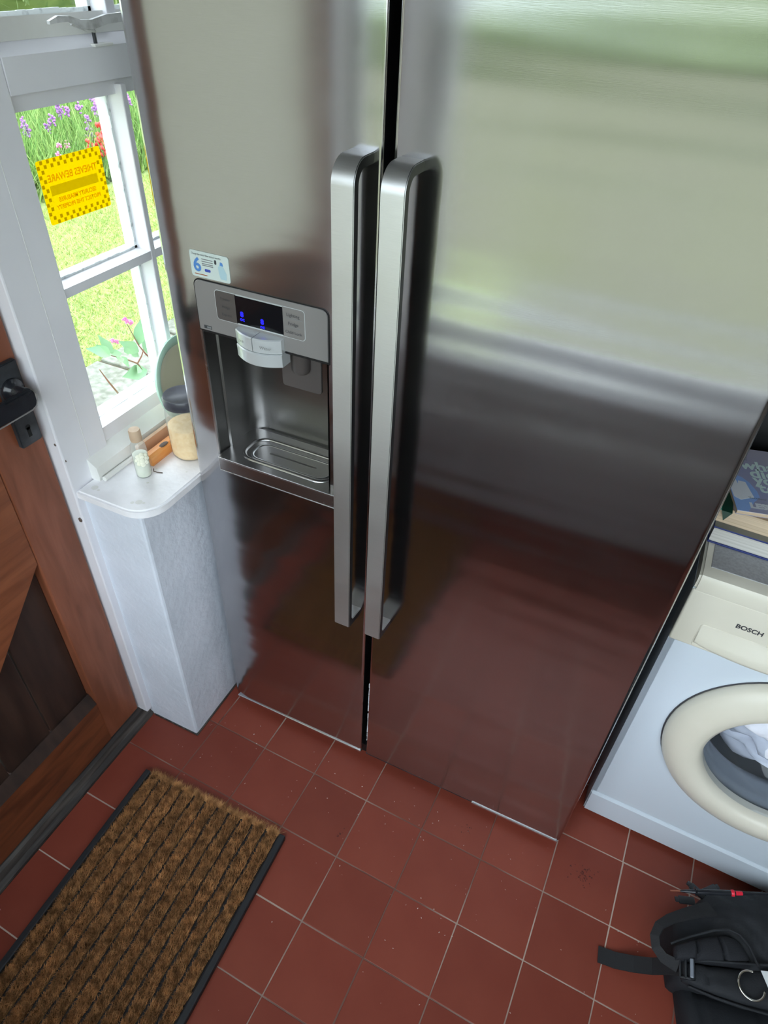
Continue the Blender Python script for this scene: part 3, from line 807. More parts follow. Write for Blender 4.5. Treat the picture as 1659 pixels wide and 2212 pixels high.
# ================================================================== WASHING MACHINE
wm = thing('washing_machine', 'white front-loading washing machine with yellowed cream fascia and round door', 'washing machine', (0.945, 0.124, 0), YAW, local=True)
WW, WD = 0.598, 0.54
pc = (0.305, 0.452)   # porthole centre (local x, z)
bm = bmesh.new()
N = 64; R0 = 0.200
zf0, zf1 = 0.012, 0.677
inner = []; outer = []
for i in range(N):
    a = 2 * math.pi * i / N
    dx, dz = math.cos(a), math.sin(a)
    t = min([((WW - pc[0]) / dx) if dx > 1e-6 else 9, ((-pc[0]) / dx) if dx < -1e-6 else 9, ((zf1 - pc[1]) / dz) if dz > 1e-6 else 9, ((zf0 - pc[1]) / dz) if dz < -1e-6 else 9])
    inner.append(bm.verts.new((pc[0] + R0 * dx, 0, pc[1] + R0 * dz)))
    outer.append(bm.verts.new((pc[0] + t * dx, 0, pc[1] + t * dz)))
for i in range(N):
    j = (i + 1) % N
    bm.faces.new((inner[i], inner[j], outer[j], outer[i]))
cs = [bm.verts.new((x, 0, z)) for (x, z) in ((0, zf0), (WW, zf0), (WW, zf1), (0, zf1))]
for c in cs:                                            # fill the four corners
    best = sorted(range(N), key=lambda i: (outer[i].co - c.co).length)
    for i in range(N):
        j = (i + 1) % N
        a, b = outer[i].co, outer[j].co
        if abs(a.x - b.x) > 1e-5 and abs(a.z - b.z) > 1e-5 and (a - c.co).length < .2 and (b - c.co).length < .2:
            bm.faces.new((outer[i], outer[j], c))
obj('front_panel', bm, 'white_enamel', wm)
bm = bmesh.new()
bx(bm, 0, 0.012, 0.0, WD, zf0, 0.812); bx(bm, WW - .012, WW, 0, WD, zf0, .812); bx(bm, 0, WW, WD - .01, WD, zf0, .812); bx(bm, 0, WW, 0, WD, .0125, .022)
obj('casing', bm, 'white_enamel', wm)
obj('kick_panel', prism([(0.0, 0.0115), (-0.006, 0.0165), (-0.006, 0.092), (-0.002, 0.0975), (0.0, 0.098)], 'x', 0.0, WW, 0.003, 2), 'white_enamel', wm)
obj('fascia', box(0.0, WW, -0.004, 0.05, 0.6775, 0.8110, 0.004, 3), 'cream_plastic', wm, 40)
obj('top_rim', prism([(-0.008, 0.8125), (-0.010, 0.836), (-0.004, 0.846), (0.012, 0.850), (WD, 0.850), (WD, 0.8125)], 'x', 0.0, WW, 0.004, 2), 'cream_plastic', wm, 40)
obj('top_inset', box(0.014, WW - .014, 0.018, WD - .012, 0.846, 0.8512, 0.001), 'grey_top', wm)
# detergent drawer with its scooped grip
dr = obj('drawer', prism(rrect(0.038, 0.250, 0.6815, 0.7395, 0.006, 4), 'y', -0.0055, 0.002, 0.001), 'cream_plastic', wm, 30)
sc_pts = []
bm = bmesh.new()
nx = 22
rows = []
for i in range(nx + 1):
    t = i / nx; x = 0.040 + 0.206 * t
    b = 0.004 + 0.011 * math.sin(math.pi * min(max((t), 0), 1)) ** 0.6
    rows.append([bm.verts.new(p) for p in ((x, -0.0056, 0.7385), (x, -0.0050 - .3 * b, 0.726), (x, -0.006 - .75 * b, 0.712), (x, -0.006 - b, 0.702 - .3 * b), (x, -0.006 - .8 * b, 0.698 - .55 * b), (x, -0.004, 0.690 - .3 * b))])
for A, B in zip(rows, rows[1:]):
    for k_ in range(5): bm.faces.new((A[k_], B[k_], B[k_ + 1], A[k_ + 1]))
obj('drawer_grip', bm, 'cream_plastic', dr, 60)
text('BOSCH', .0135, (0.087, -0.0042, 0.7585), Xv, Zv, 'ink', wm, 'maker_lettering', th=.0004, bold=.0004)
# porthole door
ring = lathe([(.196, .006), (.236, .004), (.2365, -.010), (.231, -.020), (.207, -.034), (.186, -.037), (.170, -.034), (.161, -.026), (.158, -.012), (.158, .004)], 72, 'y', (pc[0], 0, pc[1]))
pd = obj('porthole_door', ring, 'cream_plastic', wm, 40)
obj('bowl', lathe([(.160, -.014), (.152, -.006), (.143, .020), (.128, .052), (.104, .076), (.06, .090), (0, .094)], 56, 'y', (pc[0], 0, pc[1])), 'bowl_glass', pd, 50)
obj('door_seam', lathe([(.2365, -.001), (.2395, -.001), (.2395, .0), (.2365, .0)], 72, 'y', (pc[0], -0.0004, pc[1])), 'ink', wm)
obj('gasket', lathe([(.200, .004), (.176, .006), (.166, .016), (.160, .034), (.166, .050), (.158, .062), (.164, .078), (.176, .090), (.206, .092)], 56, 'y', (pc[0], 0, pc[1])), 'rubber_grey', wm, 60)
obj('drum', lathe([(.206, .09), (.215, .11), (.215, .42), (.06, .44), (0, .44)], 56, 'y', (pc[0], 0, pc[1])), 'drum', wm, 40)
# laundry inside the drum
def crumple(name, c, r, sq, m, seed, n=4, amp=0.35):
    bm = bmesh.new()
    bmesh.ops.create_icosphere(bm, subdivisions=n, radius=1.0)
    for v in bm.verts:
        p = v.co.copy()
        d = mnoise.ridged_multi_fractal(p * 1.3 + Vector((seed, 0, 0)), 0.9, 2.1, 4, 1.0, 2.0) * 0.22 + mnoise.noise(p * 2.2 + Vector((0, seed, 0))) * amp
        q = p * (0.78 + d)
        v.co = Vector(c) + Vector((q.x * r * sq[0], q.y * r * sq[1], q.z * r * sq[2]))
    return obj(name, bm, m, None, 70)
ldry = thing('laundry', 'crumpled white laundry behind the round glass of the washing machine', 'laundry', (1.27, 0.27, 0.30))
for i, (c, r, sq) in enumerate((((1.235, 0.262, 0.420), .092, (1.2, .7, .8)), ((1.325, 0.29, 0.405), .095, (1, .8, .85)), ((1.26, 0.33, 0.335), .11, (1.3, .9, .6)), ((1.215, 0.30, 0.47), .06, (1.2, .7, .9)))):
    o = crumple('cloth', c, r, sq, 'laundry', 3.1 * i + 1)
    adopt(o, ldry)

# ---- books on the washer, black block behind them
def yawm(x, y, z, a): return Matrix.Translation((x, y, z)) @ Matrix.Rotation(a, 4, 'Z')
b1 = thing('book', 'navy and grey hardback at the bottom of the book stack on the washing machine', 'book', (1.05, 0.3, 0.8515), group='books stacked on the washing machine')
A = yawm(0.9465, 0.205, 0.8515, -0.035)
obj('page_block', box(0.002, 0.172, 0.003, 0.238, 0.003, 0.033, M4=A), 'pages', b1)
obj('cover', box(0.0, 0.178, 0.0, 0.242, 0.0, 0.003, 0.0008, M4=A), 'cover_blue', b1)
obj('cover', box(0.0, 0.178, 0.0, 0.242, 0.033, 0.036, 0.0008, M4=A), 'cover_blue', b1)
obj('cover_print', box(0.001, 0.177, 0.001, 0.241, 0.0358, 0.0364, M4=A), 'cover_grey', b1)
text('TTT', .007, A @ Vector((0.085, 0.006, 0.0364)), A.to_3x3() @ Vector((1, 0, 0)), A.to_3x3() @ Vector((0, 1, 0)), 'ink', b1, 'cover_lettering')
b2 = thing('book', 'tan paperback with yellowed pages lying between two other books', 'book', (1.05, 0.3, 0.888), group='books stacked on the washing machine')
A = yawm(0.9445, 0.222, 0.888, -0.045)
obj('page_block', box(0.0, 0.128, 0.0, 0.190, 0.0006, 0.030, M4=A), 'pages_tan', b2)
obj('cover', box(0.0, 0.130, 0.0, 0.190, 0.030, 0.0308, M4=A), 'cover_tan', b2)
obj('cover', box(0.0, 0.130, 0.0, 0.190, 0.0, 0.0006, M4=A), 'cover_tan', b2)
obj('cover', box(0.1290, 0.1310, 0.0, 0.190, 0.0, 0.0308, M4=A), 'cover_tan', b2)
b3 = thing('book', 'slate-mauve paperback novel with pale lettering on top of the stack', 'book', (1.03, 0.3, 0.919), group='books stacked on the washing machine')
A = yawm(0.9695, 0.2130, 0.9192, 0.24)
ux, uy = A.to_3x3() @ Vector((1, 0, 0)), A.to_3x3() @ Vector((0, 1, 0))
obj('page_block', box(0.001, 0.128, 0.001, 0.197, 0.0005, 0.0075, M4=A), 'pages_tan', b3)
obj('cover', box(0.0, 0.130, 0.0, 0.198, 0.0075, 0.0083, M4=A), 'cover_novel', b3)
obj('cover', box(0.0, 0.130, 0.0, 0.198, 0.0, 0.0005, M4=A), 'cover_novel', b3)
obj('spine', box(0.1290, 0.1305, 0.0, 0.198, 0.0, 0.0083, M4=A), 'cover_novel', b3)
def cv(x, y, h=0.0): return A @ Vector((x, y, 0.0083 + h))
def cpatch(poly, m, name, th=.00015, h=0.0): return patch(poly, cv(0, 0, h), ux, uy, m, b3, name, th)
cpatch([(0, 0.0), (0.018, 0.0), (0.034, .030), (0.046, .045), (0.045, .062), (0.037, .086), (0.027, .100), (0.010, .109), (0.0, .10)], 'cover_sky', 'cover_picture')
cpatch([(0.002, 0.038), (0.012, 0.031), (0.036, .043), (0.030, .086), (0.018, .088), (0.016, .078), (0.013, .098), (0.004, .104), (0.0, .09)], 'cover_white', 'cover_picture', h=.00016)
cpatch([(0.0, 0.175), (0.03, 0.182), (0.026, .198), (0.0, .198)], 'cover_sky', 'cover_picture')
def ct(s, sz, x, y, m, bold=0, h=.0002, ang=0.0, sq=1.0):
    u2 = ux * math.cos(ang) + uy * math.sin(ang); v2 = -ux * math.sin(ang) + uy * math.cos(ang)
    text(s, sz, cv(x, y, h), u2, v2, m, b3, 'cover_lettering', bold=bold, squash=sq)
ct('You thought', .0085, 0.010, 0.164, 'ink_grey', sq=.9)
ct('Richard called', .0085, 0.004, 0.157, 'ink_grey', sq=.9)
ct('what', .038, 0.031, 0.129, 'mint', .0012)
ct('did', .038, 0.043, 0.105, 'mint', .0012)
ct('you', .036, 0.046, 0.086, 'mint', .0012)
ct('tell', .038, 0.050, 0.062, 'mint', .0012)
ct("'Excellent'", .0075, 0.026, 0.038, 'ink_grey')
ct('LESL', .0190, 0.024, 0.012, 'cover_white', .0014, h=.0003)
bmk = thing('bookmark', 'dark green pointed bookmark hanging over the front of the paperback', 'bookmark', (0.953, 0.215, 0.92))
bmm = bmesh.new()
pts = [(0.944, 0.30, 0.9190), (0.9445, 0.222, 0.9190), (0.9450, 0.208, 0.9150)]
ribbon([(0.9555, 0.30, 0.9197), (0.9560, 0.225, 0.9200), (0.9565, 0.212, 0.9185)], 0.017, (1, 0, 0), 0.0006, 'green_dark', 'strip', bmk)
raw('point', [(0.948, 0.2125, 0.9187), (0.965, 0.2115, 0.9182), (0.9555, 0.2075, 0.902), (0.948, 0.2131, 0.9187), (0.965, 0.2121, 0.9182), (0.9555, 0.2081, 0.902)],
    [(0, 1, 2), (5, 4, 3), (0, 3, 4, 1), (1, 4, 5, 2), (2, 5, 3, 0)], 'green_dark', bmk)
obj('edge', box(0.9455, 0.9475, 0.212, 0.30, 0.9192, 0.9204), 'teal', bmk)
crd = thing('cord', 'short maroon cord looping out beside the paperback pages', 'cord', (0.944, 0.22, 0.90))
obj('loop', tube([(0.934, 0.245, 0.9235), (0.9355, 0.226, 0.9225), (0.9385, 0.2165, 0.917), (0.9395, 0.2135, 0.909), (0.9370, 0.2150, 0.902), (0.9320, 0.222, 0.8985)], 0.0032, 8), 'maroon', crd, 60)
bxx = thing('box', 'plain black block behind the stack of books, mostly hidden by the fridge', 'box', (1.15, 0.57, 0.8515))  # plain block filling the black area behind the books
obj('body', box(0.95, 1.38, 0.475, 0.645, 0.8515, 1.22, 0.004), 'black', bxx)
obj('lid', box(0.946, 1.384, 0.471, 0.649, 1.18, 1.235, 0.004), 'black', bxx)

# ================================================================== SILL OBJECTS
bt = thing('bottle', 'small glass bottle with pale wooden cap and cream flower label on the sill', 'bottle', (-0.099, -0.046, 0.79))
bc = (-0.099, -0.046)
obj('glass', lathe([(0, .790), (.0135, .790), (.0155, .793), (.0155, .855), (.0135, .866), (.0095, .872), (.009, .878)], 32, center=(*bc, 0)), 'jar_glass', bt, 60)
obj('contents', lathe([(0, .792), (.0132, .792), (.0142, .795), (.0142, .842), (0, .846)], 32, center=(*bc, 0)), 'salts', bt, 60)
obj('cap', lathe([(0, .874), (.0108, .874), (.0114, .878), (.0114, .896), (.0104, .899), (0, .899)], 28, center=(*bc, 0)), 'cork', bt, 40)
d = (Vector((0.7645, -0.8257, 0)) - Vector((*bc, 0))).normalized(); d = Matrix.Rotation(math.radians(8), 3, 'Z') @ d
sd = Vector((-d.y, d.x, 0))
bm = bmesh.new()
def on_bottle(a, z, r): return Vector((*bc, z)) + (d * math.cos(a) + sd * math.sin(a)) * r
cz = .836
for ring_i, (rr_, n_, off) in enumerate(((.0105, 8, 0), (.0062, 6, .4), (.0, 1, 0))):
    for k_ in range(n_):
        a = 2 * math.pi * k_ / n_ + off
        p = on_bottle(rr_ * math.cos(a) / .0165, cz + rr_ * 1.15 * math.sin(a), .0152 + .001 * ring_i)
        bmesh.ops.create_icosphere(bm, subdivisions=2, radius=.0052, matrix=Matrix.Translation(p) @ Matrix(((d.x * .3, sd.x, 0, 0), (d.y * .3, sd.y, 0, 0), (0, 0, 1, 0), (0, 0, 0, 1))))
obj('flower_label', bm, 'flower_label', bt, 60)

jr = thing('jar', 'glass jar half full of cream powder with a dark screw lid, beside the fridge', 'jar', (-0.062, 0.060, 0.79))
jc = (-0.0640, 0.0620)
obj('glass', lathe([(0, .790), (.034, .790), (.039, .796), (.0400, .805), (.0400, .892), (.0385, .902), (.0350, .912), (.0345, .918)], 48, center=(*jc, 0)), 'jar_glass', jr, 60)
obj('contents', lathe([(0, .793), (.034, .793), (.0378, .799), (.0385, .806), (.0385, .862), (.026, .867), (0, .864)], 48, center=(*jc, 0)), 'powder', jr, 60)
obj('lid', lathe([(.0345, .910), (.0385, .910), (.0392, .913), (.0392, .926), (.0375, .930), (.033, .9295), (.031, .928), (0, .928)], 48, center=(*jc, 0)), 'lid', jr, 40)

ds = thing('dish', 'pale green rimmed cream ceramic dish leaning against the window', 'dish', (-0.14, 0.19, 0.79))
bm = lathe([(0, .006), (.062, .006), (.076, .010), (.090, .020), (.0955, .023), (.097, .020), (.092, .014), (.078, .004), (.060, 0), (0, 0)], 56)
T_ = Matrix.Translation((-0.150, 0.168, 0.886)) @ Matrix.Rotation(math.radians(-16), 4, 'Y') @ Matrix.Rotation(math.radians(90), 4, 'Y')
bmesh.ops.transform(bm, matrix=T_, verts=bm.verts)
obj('body', bm, 'cream_glaze', ds, 50)
bm = lathe([(.0815, .0155), (.088, .0225), (.0955, .0255), (.0995, .0235), (.1000, .0190), (.0930, .0105), (.078, .0012), (.066, -.0005), (.072, .003)], 56, closed=True)
bmesh.ops.transform(bm, matrix=T_, verts=bm.verts)
obj('rim', bm, 'celadon', ds, 50)['label'] = 'pale green glazed rim'

wd = thing('wooden_stick', 'short orange varnished piece of wood lying behind the bottle', 'stick', (-0.112, 0.04, 0.79))
obj('shaft', prism([(-0.1235, 0.790), (-0.1010, 0.790), (-0.0985, 0.796), (-0.1000, 0.811), (-0.106, 0.8155), (-0.119, 0.8150), (-0.1245, 0.808)], 'y', -0.018, 0.105, 0.0015, 1), 'orange_wood', wd)
bm = bmesh.new()
bmesh.ops.create_icosphere(bm, subdivisions=2, radius=.008, matrix=Matrix.Translation((-0.108, 0.030, 0.8145)) @ Matrix.Diagonal((.8, 1.7, .25, 1)))
obj('knot', bm, 'scorch', wd, 60)
ws = thing('wood_strip', 'bare tan wooden strip standing along the back of the sill', 'strip', (-0.15, 0.08, 0.79))
obj('strip', box(-0.1475, -0.1390, -0.010, 0.165, 0.790, 0.822, 0.001, M4=None), 'sill_stone', ws)
tw = thing('twig', 'thin dark twig lying on the sill beside the bottle', 'twig', (-0.08, -0.03, 0.79))
obj('stem', tube([(-0.094, -0.024, 0.7915), (-0.088, -0.031, 0.7920), (-0.080, -0.030, 0.7915), (-0.070, -0.026, 0.7912)], .0010, 6), 'scorch', tw)

# ---- warning sticker on the pane (print reads correctly from outside)
sg = thing('warning_sticker', 'yellow THIEVES BEWARE sticker with checkered border on the window pane', 'sticker', (-0.2205, 0.063, 1.29))
SY, SZ = (0, -1, 0), (0, 0, 1)
# local axes: u runs towards -y (mirrored from inside), origin at the outer right-hand corner
sgo = Vector((-0.2188, 0.1345, 1.2440))
W_, H_ = 0.1405, 0.0975
NU = (0, 1, 0)
def sgp(poly, m, name, back=0.0, th=.0003): return patch([(W_ - a, b) for a, b in poly][::-1], sgo - Vector((0, W_, 0)), NU, SZ, m, sg, name, th, back, True)
sgp(rrect(0, W_, 0, H_, .004, 4), 'sign_yellow', 'sheet')
bm = bmesh.new()
q = W_ / 20
ny = int(round(H_ / q))
qz = H_ / ny
for i in range(20):
    for j in range(ny):
        if (2 <= i < 18 and 2 <= j < ny - 2) or (i + j) % 2: continue
        if (i in (0, 19)) and (j in (0, ny - 1)): continue
        y0 = sgo.y - W_ + i * q; z0 = sgo.z + j * qz
        bm.faces.new([bm.verts.new((sgo.x + .0004, a_, b_)) for a_, b_ in rect(y0 + q * .1, y0 + q * .9, z0 + qz * .1, z0 + qz * .9)])
obj('checker_border', bm, 'sign_dark', sg)
sgp(rect(.018, .124, .043, .058), 'sign_bar', 'dark_bar', .0003)
def sgt(s, sz, z, m, sq=1.0):
    text(s, sz, sgo + Vector((.0004, -W_ / 2, z)), SY, SZ, m, sg, 'lettering', th=-.0004, align='CENTER', squash=sq, bold=.0003)
sgt('THIEVES BEWARE', .0150, .064, 'sign_text', .93)
sgt('SECURITY MEASURES', .0095, .032, 'sign_text', .95)
sgt('PROTECT THIS PROPERTY', .0090, .021, 'sign_text', .95)

# ================================================================== DOORMAT
mat_t = thing('doormat', 'brown ribbed coir doormat with black rubber edges in front of the oak door', 'doormat', (0.118, -0.275, 0), 0.030, local=True)
ML, MW = 0.70, 0.404
obj('rubber_base', box(-MW / 2, MW / 2, -ML, 0.0, 0.0, 0.006, 0.001), 'rubber', mat_t)
for s in (-1, 1):
    obj('rubber_edge', box(min(s * MW / 2, s * (MW / 2 - .016)), max(s * MW / 2, s * (MW / 2 - .016)), -ML, 0.002, 0.0, 0.016, 0.003), 'rubber', mat_t)
NR = 11
pw = (MW - 0.032) / NR
for r_ in range(NR):
    x0 = -MW / 2 + 0.016 + r_ * pw
    w = pw - 0.0045
    b = obj('coir_rib', box(x0 + .004, x0 + pw - .004, -ML + .004, -0.004, 0.006, 0.0105, 0.002), 'coir', mat_t)
    n = 11500
    gapw = .0040 + .0018 * np.sin(np.linspace(0, 1, n) * 40 + r_ * 3)
    px = x0 + gapw + RNG.random(n) * (pw - 2 * gapw); pyy = np.sort(-ML + RNG.random(n) * ML)
    # lumpy tufts
    tuft = np.sin(pyy * 190 + r_ * 2 + px * 60) * .5 + np.sin(pyy * 77 + r_ * 5.1) * .5
    edge = 1 - ((px - x0 - pw / 2) / (pw / 2)) ** 4
    hgt = (0.010 + 0.006 * RNG.random(n) + .0028 * tuft) * (0.7 + .3 * edge)
    lean = np.stack([RNG.normal(0, .0026, n) + (px - x0 - pw / 2) * .04, RNG.normal(0, .0075, n), hgt], 1)
    base = np.stack([px, pyy, np.full(n, .008)], 1)
    ang = RNG.random(n) * math.pi
    side = np.stack([np.cos(ang), np.sin(ang), np.zeros(n)], 1) * (0.0005 + .0005 * RNG.random(n))[:, None]
    P = np.stack([base - side, base + side, base + lean], 1)
    fb = tris('coir_fibre', P, 'coir_tip', b)
    fb['kind'] = 'stuff'
n = 1400
base = np.stack([(RNG.random(n) - .5) * (MW - .04), RNG.random(n) * -.006, np.full(n, .010)], 1)
tip = base + np.stack([RNG.normal(0, .008, n), .004 + .016 * RNG.random(n), .002 + RNG.random(n) * .008], 1)
side = np.stack([np.full(n, .0006), np.zeros(n), np.zeros(n)], 1)
fr_ = tris('end_fringe', np.stack([base - side, base + side, tip], 1), 'coir_tip', mat_t)
fr_['kind'] = 'stuff'

# ================================================================== BACKPACK
bp = thing('backpack', 'black backpack lying on the tiles with loose webbing strap and chrome ring', 'backpack', (1.36, -0.09, 0))
BO = Vector((1.172, -0.092, 0.0)); BU = Vector((0.966, 0.259, 0)); BV = Vector((-0.259, 0.966, 0)); BZ = Vector((0, 0, 1))
def P3(u, v, z): return BO + BU * u + BV * v + BZ * z
def blob(name, outline, hfun, m, nu=40, nv=28, base=0.0, parent=bp):
    """closed cushion: outline(u)->(v0,v1) for u in 0..1, hfun(s,t)->top height"""
    bm = bmesh.new()
    top = []; bot = []
    for i in range(nu + 1):
        s = i / nu; u, v0, v1 = outline(s)
        rt, rb = [], []
        for j in range(nv + 1):
            t = j / nv; v = v0 + (v1 - v0) * t
            h = hfun(s, t)
            rt.append(bm.verts.new(P3(u, v, base + h)))
            rb.append(bm.verts.new(P3(u, v, base)))
        top.append(rt); bot.append(rb)
    for i in range(nu):
        for j in range(nv):
            bm.faces.new((top[i][j], top[i + 1][j], top[i + 1][j + 1], top[i][j + 1]))
            bm.faces.new((bot[i][j], bot[i][j + 1], bot[i + 1][j + 1], bot[i + 1][j]))
    for i in range(nu):
        bm.faces.new((top[i][0], bot[i][0], bot[i + 1][0], top[i + 1][0])); bm.faces.new((top[i][nv], top[i + 1][nv], bot[i + 1][nv], bot[i][nv]))
    for j in range(nv):
        bm.faces.new((top[0][j], top[0][j + 1], bot[0][j + 1], bot[0][j])); bm.faces.new((top[nu][j], bot[nu][j], bot[nu][j + 1], top[nu][j + 1]))
    return obj(name, bm, m, parent, 60)
def dome(s, t, p=.35): return (max(1e-4, 4 * s * (1 - s)) ** p) * (max(1e-4, 4 * t * (1 - t)) ** p)
def lerp_tab(x, tab):
    for (x0, y0), (x1, y1) in zip(tab, tab[1:]):
        if x <= x1: return y0 + (y1 - y0) * max(0.0, (x - x0) / (x1 - x0))
    return tab[-1][1]
def body_out(s):
    u = -0.010 + 0.450 * s
    return u, lerp_tab(u, [(-.022, -.078), (.0, -.095), (.10, -.11), (.44, -.11)]), lerp_tab(u, [(-.022, 0.0), (.0, .030), (.05, .058), (.085, .094), (.15, .112), (.24, .122), (.34, .098), (.44, .070)])
def body_h(s, t):
    wr = mnoise.noise(Vector((s * 9, t * 5, 1.7))) * .008 - abs(mnoise.noise(Vector((s * 15 + t * 6, t * 4, 4)))) * .014
    return 0.016 + (0.112 + wr) * dome(s, t, .26)
obj_body = blob('body', body_out, body_h, 'fabric_black', 60, 40)
# raised mesh back pad with quilting creases
def pad_out(s):
    u = -0.022 + 0.148 * s
    return u, -0.071 + .012 * s, lerp_tab(u, [(-.028, -.064), (-.020, -.045), (.015, -.030), (.059, -.014), (.085, -.009), (.10, -.011), (.113, -.020), (.121, -.036), (.126, -.056)])
def pad_h(s, t):
    crease = -.010 * math.exp(-((s - .27 - .04 * t) / .02) ** 2) - .010 * math.exp(-((s - .60 - .05 * (1 - t)) / .02) ** 2)
    return 0.003 + max(.002, (0.026 + crease)) * dome(s, t, .28)
blob('back_pad', pad_out, pad_h, 'mesh_black', 48, 20, 0.104)
def piping(pts, r=.0026, name='piping'): return obj(name, tube([P3(*p) for p in pts], r, 8), 'fabric_black', bp, 60)
piping([(-0.024, -0.040, .104), (0.015, -0.024, .120), (0.059, -0.008, .131), (0.088, -0.002, .133), (0.108, -0.008, .133), (0.124, -0.028, .132), (0.133, -0.058, .130)])
# shoulder strap across the bag and the waist flap falling towards the viewer
def strap_out(s):
    u = -0.008 + 0.44 * s
    return u, lerp_tab(u, [(-.008, -.100), (.01, -.108), (.045, -.117), (.10, -.124), (.44, -.130)]), lerp_tab(u, [(-.008, -.068), (.04, -.067), (.10, -.062), (.16, -.054), (.44, -.05)])
def strap_h(s, t): return 0.006 + (0.030 + .003 * mnoise.noise(Vector((s * 8, t * 3, 9)))) * dome(s, t, .24) - .006 * math.exp(-((s - .10 - .02 * t) / .012) ** 2)
blob('shoulder_strap', strap_out, strap_h, 'fabric_black', 56, 18, 0.088)
def flap_out(s):
    u = 0.004 + 0.40 * s
    return u, -0.42, -0.096 - 0.02 * s
def flap_h(s, t):
    cr = -.010 * math.exp(-((s - .085) / .012) ** 2) - .008 * math.exp(-((s - .36) / .02) ** 2)
    return 0.008 + (0.088 + cr) * dome(s, .5 + t * .49, .22)
blob('waist_flap', flap_out, flap_h, 'fabric_black', 56, 20)
piping([(0.002, -0.108, .098), (0.045, -0.121, .108), (0.10, -0.128, .110), (0.18, -0.133, .110), (0.34, -0.136, .108)])
piping([(0.000, -0.066, .100), (0.04, -0.064, .122), (0.10, -0.058, .126), (0.16, -0.050, .126), (0.34, -0.045, .124)])
# loose webbing strap on the floor, ladder buckle
W0, W1 = Vector((1.045, -0.181, 0.003)), Vector((1.158, -0.170, 0.050))
dvec = Vector((1, .12, 0)).normalized(); sdv = Vector((-dvec.y, dvec.x, 0)).normalized()
ribbon([W0, Vector((1.080, -0.178, .006)), Vector((1.115, -0.173, .020)), Vector((1.145, -0.170, .044)), Vector((1.168, -0.169, .080)), Vector((1.190, -0.170, .112))], 0.032, sdv, 0.0022, 'webbing', 'webbing_strap', bp)
bk = bmesh.new()
c0 = P3(0.000, -0.082, 0.112)
Fm = Matrix(((BU.x, BV.x, 0, c0.x), (BU.y, BV.y, 0, c0.y), (0, 0, 1, c0.z), (0, 0, 0, 1))) @ Matrix.Rotation(math.radians(-30), 4, 'Y') @ Matrix.Rotation(math.radians(-8), 4, 'Z')
for (a0, a1, b0, b1_) in ((-.015, -.011, -.020, .020), (.005, .014, -.020, .020), (-.005, .000, -.020, .020), (-.015, .014, -.020, -.016), (-.015, .014, .016, .020)):
    bx(bk, a0, a1, b0, b1_, 0, .006, .0012, 2, Fm)
obj('ladder_buckle', bk, 'buckle', bp, 40)
obj('buckle_bar', box(.0055, .0125, -.017, .017, .004, .0085, .002, 2, Fm), mat('pale_worn_buckle', lin(120, 126, 136), 0.3), bp)['label'] = 'pale worn buckle bar'
# carrying loop: a flat webbing band arching out over the tiles
lp_pts = [Vector(p) for p in ((1.226, -.040, .122), (1.205, -.055, .126), (1.176, -.076, .124), (1.149, -.097, .118), (1.132, -.116, .112), (1.127, -.137, .106), (1.133, -.156, .102), (1.150, -.168, .100), (1.178, -.172, .104))]
lsides = []
for i in range(len(lp_pts)):
    d_ = (lp_pts[min(i + 1, len(lp_pts) - 1)] - lp_pts[max(i - 1, 0)]).normalized()
    lsides.append((Vector((-d_.y, d_.x, 0)).normalized() + Vector((0, 0, .55))).normalized())
ribbon(lp_pts, [.034, .030, .025, .021, .019, .018, .018, .020, .024], lsides, 0.005, 'webbing', 'carry_loop', bp)
# chrome ring, white label
rc = P3(0.112, -0.094, .126)
pts = []
for i in range(22):
    a = math.radians(75 + 270 * i / 21)
    pts.append(rc + BU * .024 * math.cos(a) + BV * .024 * math.sin(a) + BZ * (.003 + .003 * math.sin(a)))
obj('ring', tube(pts, .0022, 8), 'chrome', bp, 60)['label'] = 'chrome ring'
lblm = prism([(.0, .0), (.040, .004), (.040, -.050), (.010, -.040)], 'z', 0, .0012)
bmesh.ops.transform(lblm, matrix=Matrix.Translation(P3(0.137, -0.064, .1275)) @ Matrix(((BU.x, BV.x, 0, 0), (BU.y, BV.y, 0, 0), (0, 0, 1, 0), (0, 0, 0, 1))), verts=lblm.verts)
obj('label', lblm, 'paper_white', bp)['label'] = 'white label'
# side-release buckles at the top
def prong(u, v, z, rot, name='release_buckle'):
    bm = bmesh.new()
    F = Matrix.Translation(P3(u, v, z)) @ Matrix(((BU.x, BV.x, 0, 0), (BU.y, BV.y, 0, 0), (0, 0, 1, 0), (0, 0, 0, 1))) @ Matrix.Rotation(rot, 4, 'Z')
    bx(bm, -.022, .012, -.008, .008, 0, .006, .002, 2, F); bx(bm, -.030, -.016, -.0055, .0055, .001, .005, .002, 2, F)
    return obj(name, bm, 'buckle', bp, 40)
def wprong(x, y, z, rot):
    d_ = Vector((x, y, 0)) - BO; prong(d_.dot(BU), d_.dot(BV), z, rot)
wprong(1.186, -0.034, 0.098, math.radians(4))
wprong(1.216, 0.012, 0.060, math.radians(-38))
wprong(1.232, 0.024, 0.062, math.radians(-150))
